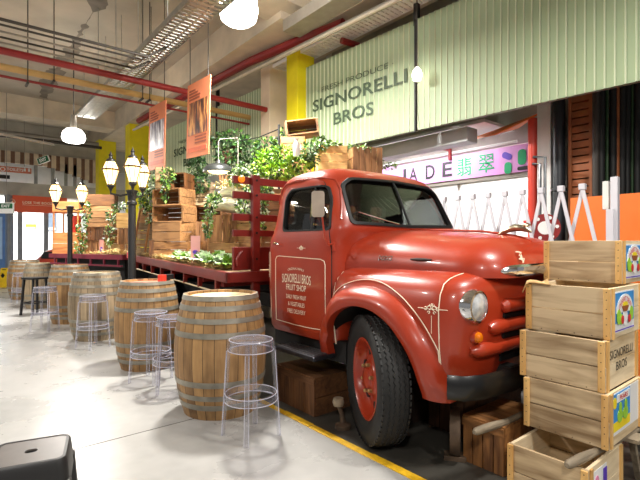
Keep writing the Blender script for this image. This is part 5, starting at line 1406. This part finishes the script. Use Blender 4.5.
# ================================================================== CRATES BEFORE THE BONNET
def apple_crate(x0, x1, y0, y1, z0, h, label, sticker=None, dz=0):
    t = thing('fruit_crate', label, 'crate', ((x0+x1)/2, (y0+y1)/2, z0), 0, 'new pine fruit crates stacked before the truck')
    z1 = z0+h; b = .018
    for s, xa in ((0, x0), (1, x1-b)):
        mb = MB(); mb.b2(xa, xa+b, y0, y1, z0, z0+h*.48); mb.b2(xa, xa+b, y0+random.uniform(0, .004), y1, z0+h*.5, z1)
        o = obj('side_panel', mb, CRATE, t, bevel=.002)
        if s == 0:
            for ya in (y0, y1-.032): obj('corner_batten', MB().b2(xa-.013, xa, ya, ya+.032, z0+.001, z1-.001), BATTEN, t, bevel=.002)
            mb = MB()
            for ya in (y0+.016, y1-.016):
                for q in (.08, .3, .42, .6, .78, .93): mb.cyl((xa-.0145, ya, z0+h*q), (xa-.012, ya, z0+h*q), .003, n=6)
            for q in (.2, .4, .6, .8): mb.cyl((xa-.002, y0+(y1-y0)*q, z0+.012), (xa+.001, y0+(y1-y0)*q, z0+.012), .003, n=6)
            obj('nail_head', mb, IRON, t)
    for ya in (y0+.004, y1-b-.004):
        mb = MB(); mb.b2(x0+b, x1-b, ya, ya+b, z0, z0+h*.52); mb.b2(x0+b, x1-b, ya, ya+b, z0+h*.525, z1)
        obj('end_panel', mb, CRATE_END, t, bevel=.002)
    for xa in (x0+b, x1-b-.03): obj('end_batten', MB().b2(xa, xa+.03, y0-.006, y0+.004, z0, z1), BATTEN, t)
    mb = MB()
    for k in range(3): mb.b2(x0+b, x1-b, y0+.03+(y1-y0-.06)*k/3, y0+.02+(y1-y0-.06)*(k+1)/3, z0+.002, z0+.014)
    obj('base', mb, CRATE, t)
    ye = y0+.004
    cx = (x0+x1)/2
    def fl(mb, xa, xb, za, zb, o=.002): return mb.b2(xa, xb, ye-o, ye-o+.0015, za, zb)
    def disc(mb, px, pz, rx, rz, o): 
        return mb.prism([(px+rx*math.cos(a), pz+rz*math.sin(a)) for a in [k*pi/9 for k in range(18)]], 'Y', ye-o, ye-o+.0015)
    if sticker == 'fruit':
        w = .33; xa = x0+.05; xb = xa+w; za, zb = z0+h*.10, z0+h*.92
        st = obj('paper_label', fl(MB(), xa, xb, za, zb, .002), WHITE, t)
        obj('label_blue', fl(MB(), xa+.008, xb-.008, za+.05, zb-.008, .0035), LBLUE, st)
        m = MB(); mx = (xa+xb)/2
        m.prism([(mx+.135*math.cos(a), za+.105+.10*math.sin(a)) for a in [pi*k/16 for k in range(17)]], 'Y', ye-.006, ye-.0045); disc(m, mx, za+.075, .04, .045, .0075)
        obj('label_white', m, WHITE, st)
        m = MB(); disc(m, mx-.10, za+.085, .032, .042, .008); disc(m, mx+.105, za+.09, .03, .04, .008); disc(m, mx-.065, za+.07, .022, .03, .009)
        obj('label_pears', m, LGRN, st)
        m = MB(); disc(m, mx-.05, za+.066, .022, .024, .0105); disc(m, mx+.062, za+.064, .022, .024, .0105)
        obj('label_apples', m, LRED, st)
        m = MB(); m.prism([(mx-.06, za+.14), (mx+.06, za+.14), (mx+.028, za+.108), (mx-.028, za+.108)], 'Y', ye-.009, ye-.0075); obj('label_basket', m, BRICK, st)
        m = MB(); disc(m, mx, za+.148, .042, .014, .0085); obj('label_gold', m, LYEL, st)
        m = MB()
        m.text('DESERT DEW', lambda x, z: (mx+x, ye-.0085, za+.178+z-.055*(x/.11)**2), .2, .028, bold=.01)
        obj('label_lettering', m, LRED, st)
        m = MB(); fl(m, xa+.004, xb-.004, za+.006, za+.012, .0035); obj('label_rule', m, PURPLE, st)
    elif sticker == 'stencil':
        m = MB(); m.text('SIGNORELLI', lambda x, z: (cx-.01+x, ye-.002, z0+h*.68+z), .36, .048, bold=.0); m.text('BROS', lambda x, z: (cx-.01+x, ye-.002, z0+h*.42+z), .17, .048, bold=.0)
        obj('stencil_lettering', m, INK, t)
    elif sticker == 'pears':
        st = obj('paper_label', fl(MB(), x0+.03, x1-.03, z0+.05, z1-.01, .001), WHITE, t)
        xa, xb, za, zb = x0+.06, x0+.33, z0+.07, z0+.268
        obj('label_blue', fl(MB(), xa, xb, za+.05, zb, .003), LBLUE, st)
        m = MB(); fl(m, xa, xb, za, za+.05, .003); disc(m, xa+.03, zb-.045, .026, .03, .0045); obj('label_yellow', m, LYEL, st)
        m = MB(); fl(m, xa+.06, xb-.01, zb-.05, zb-.008, .0045); obj('label_white', m, WHITE, st)
        m = MB()
        for px in (xa+.105, xa+.19): disc(m, px, za+.072, .040, .036, .0055); disc(m, px+.004, za+.115, .022, .03, .0064)
        obj('label_pears', m, LGRN, st)
        m = MB(); m.text('PEARS', lambda x, z: ((xa+xb)/2+.026+x, ye-.006, zb-.029+z), .125, .026, bold=.015); obj('label_lettering', m, LRED, st)
    elif sticker == 'sheet':
        st = obj('paper_label', fl(MB(), x0+.06, x0+.25, z0+.01, z1-.03, .001), WHITE, t)
        m = MB(); disc(m, x0+.115, z0+h*.62, .03, .05, .003); obj('label_motif', m, M('pink_print', (226, 140, 176), .6), st)
        m = MB(); m.b2(x0+.2, x0+.25, ye-.003, ye-.0015, z0+.03, z1-.05); obj('label_edge', m, PURPLE, st)
    return t
c5 = apple_crate(2.41, 2.90, .865, 1.275, .0035, .285, 'lowest new pine crate, open topped, under the barrow handle', 'sheet')
c4 = apple_crate(2.62, 3.15, .845, 1.285, .335, .283, 'pine crate with the yellow pears label', 'pears')
c3 = apple_crate(2.64, 3.17, .868, 1.318, .620, .268, 'pine crate with the black stencilled lettering', 'stencil')
c2 = apple_crate(2.70, 3.22, .862, 1.312, .890, .272, 'pine crate with the fruit label and brown paper on its corner', 'fruit')
c1 = apple_crate(3.05, 3.56, .915, 1.362, 1.164, .256, 'topmost pine crate with the fruit label', 'fruit')
# brown paper on the corner of the second crate
mb = MB(); rows = []
for i in range(9):
    v = i/8; 
    pts = [(2.68+.0+.36*u, 1.30-.02*u+.0, 0) for u in (0, 1)]
    rows.append([Vector((2.672+.30*v*(.3+.7*u)*1.0, 1.325-.27*(1-v)*u*.55-.02*u, 1.168+.018*math.sin(3*u+4*v)*(1 if v > .1 else .2)+ (0.0 if u > .15 else -.06*(1-u/.15)*(1-v)))) for u in [k/8 for k in range(9)]])
vsx = [p for r in rows for p in r]
mb.add(vsx, [(i*9+j, i*9+j+1, (i+1)*9+j+1, (i+1)*9+j) for i in range(8) for j in range(8)], 0, True)
pb = obj('brown_paper', mb, BROWNPAPER); m_ = pb.modifiers.new('t', 'SOLIDIFY'); m_.thickness = .006
tag(pb, 'crumpled brown paper draped on the corner of the labelled crate', 'paper')
# old wooden barrow under the stack
bw = thing('wooden_barrow', 'old wooden barrow with worn handles under the pine crates', 'barrow', (3.0, 1.1, 0))
for ya, yb in ((.925, .80), (1.425, 1.37)):
    mb = MB(); mb.tube([(2.31, ya, .325), (2.33, ya, .325), (2.45, ya-.01, .322), (2.62, ya-.02, .311), (3.1, (ya+yb)/2, .312), (4.1, yb, .31)], [.012, .022, .025, .019, .019, .021], 10)
    obj('handle', mb, HANDLE, bw)
mb = MB()
for k in range(6): mb.b2(2.93+k*.2, 3.06+k*.2, .80, 1.38, .292, .312)
obj('deck_slat', mb, HANDLE, bw)
for x, y in ((3.02, .86), (3.02, 1.36)): obj('leg', MB().bar((x+.14, y, 0), (x, y, .3), .03, .03), HANDLE, bw)
obj('brace', MB().bar((3.05, .84, .29), (3.6, .83, .03), .02, .02), IRON, bw)
wl_ = obj('iron_wheel', MB().lathe([(.12, -.02), (.15, -.022), (.15, .022), (.12, .02)], 28, (4.0, 1.08, .155), Matrix.Rotation(pi/2, 3, 'X'), caps=False), IRON, bw)
mb = MB(); mb.cyl((4.0, .82, .155), (4.0, 1.36, .155), .014)
for k in range(6): a = k*pi/3; mb.bar((4.0, 1.08, .155), (4.0+.135*math.cos(a), 1.08, .155+.135*math.sin(a)), .02, .012)
for y in (.82, 1.36): mb.bar((4.0, y, .155), (4.0, y, .31), .03, .02)
obj('spokes', mb, IRON, wl_)

# ================================================================== UNDER THE TRUCK
def old_box(label, x0, x1, y0, y1, h, mats, z0=.004):
    t = thing('old_wooden_box', label, 'box', ((x0+x1)/2, (y0+y1)/2, z0), 0, 'old boxes under the truck')
    X = wood('box_a'+label[:5], *mats, 'Y', 5, obrand=.05); b = .015; z1 = z0+h
    for xa in (x0, x1-b):
        mb = MB(); n = 4
        for k in range(n): mb.b2(xa, xa+b, y0+(y1-y0)*k/n+.004, y0+(y1-y0)*(k+1)/n-.004, z0, z1-.035)
        obj('side_slats', mb, wood('box_s', *mats, 'Z', 5, obrand=.05), t)
    for xa in (x0-.008, x1): obj('rim_batten', MB().b2(xa, xa+.008, y0, y1, z1-.05, z1), X, t)
    for ya in (y0, y1-b):
        mb = MB(); mb.b2(x0+b, x1-b, ya, ya+b, z0, z0+h*.48); mb.b2(x0+b, x1-b, ya, ya+b, z0+h*.5, z1); obj('end_boards', mb, X, t)
    mb = MB()
    for k in range(4): mb.b2(x0+.001+(x1-x0)*k/4, x0+(x1-x0)*(k+1)/4-.004, y0, y1, z1, z1+.012)
    obj('lid_boards', mb, X, t)
    return t
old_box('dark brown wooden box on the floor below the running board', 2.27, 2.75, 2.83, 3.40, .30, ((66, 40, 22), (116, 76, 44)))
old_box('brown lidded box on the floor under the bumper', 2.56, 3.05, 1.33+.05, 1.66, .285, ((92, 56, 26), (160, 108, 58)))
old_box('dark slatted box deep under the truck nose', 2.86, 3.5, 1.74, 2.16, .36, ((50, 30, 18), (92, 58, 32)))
old_box('black brown box hidden behind the front tyre', 2.80, 3.6, 2.24, 2.75, .34, ((30, 20, 14), (52, 34, 22)))  # extra box added to stop light showing under the truck
q = atz(455, 464)
t = thing('iron_trolley_wheel', 'rusty iron banded wheel standing beside the lidded box', 'wheel', (q.x, q.y+.06, 0), 0)
vd = Vector((q.x, q.y, 0)).normalized(); sdv = Vector((vd.y, -vd.x, 0)); Rw = Vector((0, 0, 1)).rotation_difference(sdv).to_matrix()
c = Vector((q.x, q.y, .175))+vd*.1
obj('rim', MB().lathe([(.125, -.03), (.15, -.032), (.153, 0), (.15, .032), (.125, .03), (.125, -.03)], 32, c, Rw, caps=False), IRON, t)
mb = MB(); mb.lathe([(0, -.03), (.03, -.03), (.03, .03), (0, .03)], 12, c, Rw)
for k in range(8): a = k*pi/4; mb.bar(c, c+Rw @ Vector((.13*math.cos(a), .13*math.sin(a), 0)), .018, .012)
obj('spokes', mb, HANDLE, t)
obj('foot_block', MB().box(c+Vector((0, 0, -.158))-vd*.03, (.14, .09, .032), math.atan2(vd.y, vd.x)-pi/2), IRON, t, bevel=.004)
q = atz(343, 428)
t = thing('screw_jack', 'rusty little screw jack on the floor beside the front tyre', 'jack', (q.x, q.y, .003))
obj('jack_base', MB().lathe([(0, 0), (.062, 0), (.06, .025), (.03, .04), (0, .04)], 20, (q.x, q.y, .003)), IRON, t)
obj('jack_column', MB().tube([(q.x, q.y, .035), (q.x-.005, q.y+.005, .1), (q.x-.02, q.y+.03, .17)], [.024, .018, .016], 10), IRON, t)
obj('jack_head', MB().lathe([(0, -.03), (.038, -.028), (.046, 0), (.038, .03), (0, .034)], 14, (q.x-.02, q.y+.03, .195)), HANDLE, t)

# ================================================================== FAR END OF THE HALL
def fbox(px0, px1, py0, py1, th=.06, off=0):
    a, b = fy(px0, py0), fy(px1, py1)
    return a.x, b.x, YF-off-th, YF-off, min(a.z, b.z), max(a.z, b.z)
t = thing('shop_sign', 'orange red shop sign with pale lettering at the far end', 'sign', fy(40, 212))
obj('board', MB().b2(*fbox(12, 66, 195.5, 214, .08, .12)), SIGNRED, t)
c = fy(38, 203.5); k = YF-.21
mb = MB(); mb.text('LOSE THE BOOZE', lambda x, z: (c.x+x, k, c.z+z), .95, .085, bold=.02); mb.b2(c.x-.48, c.x+.48, k-.002, k+.004, c.z-.09, c.z-.08)
for dx in (-.78, .78):
    mb.lathe([(.085, -.004), (.1, -.004), (.1, .004), (.085, .004), (.085, -.004)], 20, (c.x+dx, k, c.z), Matrix.Rotation(pi/2, 3, 'X'), caps=False); mb.bar((c.x+dx-.04, k, c.z-.04), (c.x+dx+.05, k, c.z+.04), .006, .02)
obj('lettering', mb, SIGNPALE, t)
t = thing('toilets_sign', 'brown orange toilets sign hung from the far cladding', 'sign', (fy(14, 172).x, YF-.6, fy(14, 175).z))
x0, x1, _, _, z0, z1 = fbox(-4, 29, 168, 176)
TB = M('terracotta_sign', (206, 116, 84), .55, var=.02)
obj('board', MB().b2(x0, x1, YF-.62, YF-.56, z0, z1), TB, t)
cc = fy(13, 172); mb = MB(); mb.text('TOILETS', lambda x, z: (cc.x+x, YF-.63, cc.z+z), .46, .095, bold=.02)
cc2 = fy(24.5, 171.5)
for dx in (-.06, .06): mb.lathe([(0, -.004), (.03, -.004), (.03, .004), (0, .004)], 12, (cc2.x+dx, YF-.63, cc2.z+.05), Matrix.Rotation(pi/2, 3, 'X')); mb.b2(cc2.x+dx-.03, cc2.x+dx+.03, YF-.634, YF-.626, cc2.z-.08, cc2.z+.01)
cc3 = fy(1, 171.5); mb.lathe([(.05, -.004), (.07, -.004), (.07, .004), (.05, .004), (.05, -.004)], 16, (cc3.x, YF-.63, cc3.z), Matrix.Rotation(pi/2, 3, 'X'), caps=False)
obj('lettering', mb, WHITE, t)
mb = MB()
for x in (x0+.2, x1-.2): mb.cyl((x, YF-.59, z1), (x, YF-.59, 5.6), .008, n=6)
obj('hanging_rod', mb, GREYPIPE, t)
mb = MB(); bx = fbox(-4, 8, 176.5, 181); mb.b2(bx[0], bx[1], YF-.62, YF-.58, bx[4], bx[5]); obj('lower_panel', mb, HALLDARK, t)
def exit_sign(label, px, py, d, w, h, tilt, txt):
    p = at(px, py, d); rz = -math.atan2(.6351, .7724)
    t = thing('exit_sign', label, 'sign', p, rz)
    Rt = Matrix.Rotation(tilt, 3, 'Y')
    def loc(x, y, z): return Rt @ Vector((x, y, z))
    obj('box', MB().box((0, 0, 0), (w, .05, h), M=Rt), WHITE, t, local=True)
    k = .18 if h/w > .6 else 0
    g = MB().box(loc(0, -.028, h*k), (w*.92, .006, h*(.9-2.4*k)), M=Rt); obj('green_face', g, EXITGREEN, t, local=True)
    m = MB(); m.text(txt, lambda x, z: loc(x, -.033, h*k+z), w*.6, h*(.55 if k == 0 else .26), bold=.03); obj('lettering', m, WHITE, t, local=True)
    m = MB().cyl((0, 0, h*.45), (0, 0, 5.6-p.z), .008, n=6); obj('hanging_rod', m, GREYPIPE, t, local=True)
    return t
exit_sign('square exit sign with a white lower half at the hall edge', 6.5, 208, 12.5, .40, .30, 0, 'EXIT')
exit_sign('small tilted green exit sign hung before the far cladding', 43.5, 160, 13.0, .34, .18, math.radians(-20), 'EXIT')
t = thing('blue_door_panel', 'blue painted door panel at the far edge of the hall', 'panel', (fy(1, 250).x, YF-.2, 0))
x = fy(3.5, 250).x
obj('panel', MB().b2(x-1.2, x+.02, YF-.22, YF-.16, 0, 2.6), BLUE, t)
mb = MB(); mb.b2(x-.25, x-.05, YF-.24, YF-.22, .9, 2.3); obj('inset_panel', mb, M('pale_blue_panel', (150, 186, 222), .5), t)
x = fy(7.5, 250).x
tag(obj('grey_post', MB().cyl((x, YF-.3, 0), (x, YF-.3, 3.05), .06), M('grey_post_paint', (120, 124, 128), .5)), 'slim grey post beside the blue door panel', 'post')
# goods in the far shop, seen through its front
for px, py, w, h, l, m in ((52, 222, 7, 18, 'grey framed poster on the white far shop wall', M('grey_poster', (110, 124, 140), .5)), (31, 226, 9, 4, 'pale yellow notice on the white far shop wall', LYEL)):
    v = ray(px, py); kk = 22.55/v.y; p = Vector((0, 0, 1.4))+v*kk; dd = kk
    tt = thing('wall_poster', l, 'poster', (p.x, 22.55, p.z))
    obj('sheet', MB().box((p.x, 22.57, p.z), (w*dd/450, .05, h*dd/450)), m, tt)
    obj('sheet_caption', MB().box((p.x, 22.54, p.z-h*dd/450*.38), (w*dd/450*.8, .012, h*dd/450*.14)), WHITE, tt)
# wet floor sign
q = atz(5, 287); t = thing('wet_floor_sign', 'yellow folding wet floor sign by the farthest barrel', 'sign', (q.x, q.y, 0), -.7)
for s in (-1, 1):
    P4 = [(-.15, 0), (.15, 0), (.11, .62), (-.11, .62)]
    rows = [[(x, s*(.16-.22*z)+o, z) for x, z in P4] for o in (-.012, .012)]
    obj('panel', MB().loft(rows, sm=False), YPLASTIC, t, local=True)
obj('handle_slot', MB().box((0, -.046, .56), (.12, .01, .04)), DARK, t, local=True)
obj('printed_figure', MB().prism([(0, .30), (.06, .38), (0, .46), (-.06, .38)], 'Y', -.115, -.09), DARK, t, local=True)
# red vintage car far behind the barrels
q = at(61, 244, 13.5); t = thing('red_vintage_car', 'small rounded red vintage car behind the farthest barrels', 'car', (q.x, q.y, 0), -math.radians(39))
rings_ = []
for i in range(17):
    u = i/16; xx = -.85+1.7*u; hgt = (1.28 if .3 < u < .75 else 1.22)*math.sin(pi*min(.97, max(.03, u)))**.32
    rings_.append([(xx, y*.52*math.sin(pi*min(.97, max(.03, u)))**.3, .35+(hgt-.35)*z) for y, z in [(math.copysign(abs(math.cos(a))**.7, math.cos(a)), .5+.5*math.copysign(abs(math.sin(a))**.7, math.sin(a))) for a in [2*pi*k/24 for k in range(24)]]])
obj('car_body', MB().loft(rings_), RED, t, local=True)
for x in (-.5, .5):
    for y in (-.5, .5): obj('wheel', MB().lathe([(0, -.08), (.26, -.08), (.3, -.05), (.3, .05), (.26, .08), (0, .08)], 24, (x, y, .3), Matrix.Rotation(pi/2, 3, 'X')), TYRE, t, local=True)
obj('car_window', MB().prism(rpoly([(-.3, .98), (.3, .98), (.22, 1.18), (-.2, 1.18)], .05), 'Y', -.53, -.45), GLOSSBLACK, t, local=True)
obj('headlamp', MB().lathe([(0, -.03), (.08, -.02), (.09, .03), (0, .05)], 16, (-.83, -.25, .85), Matrix.Rotation(-pi/2, 3, 'Y')), CHROME, t, local=True)
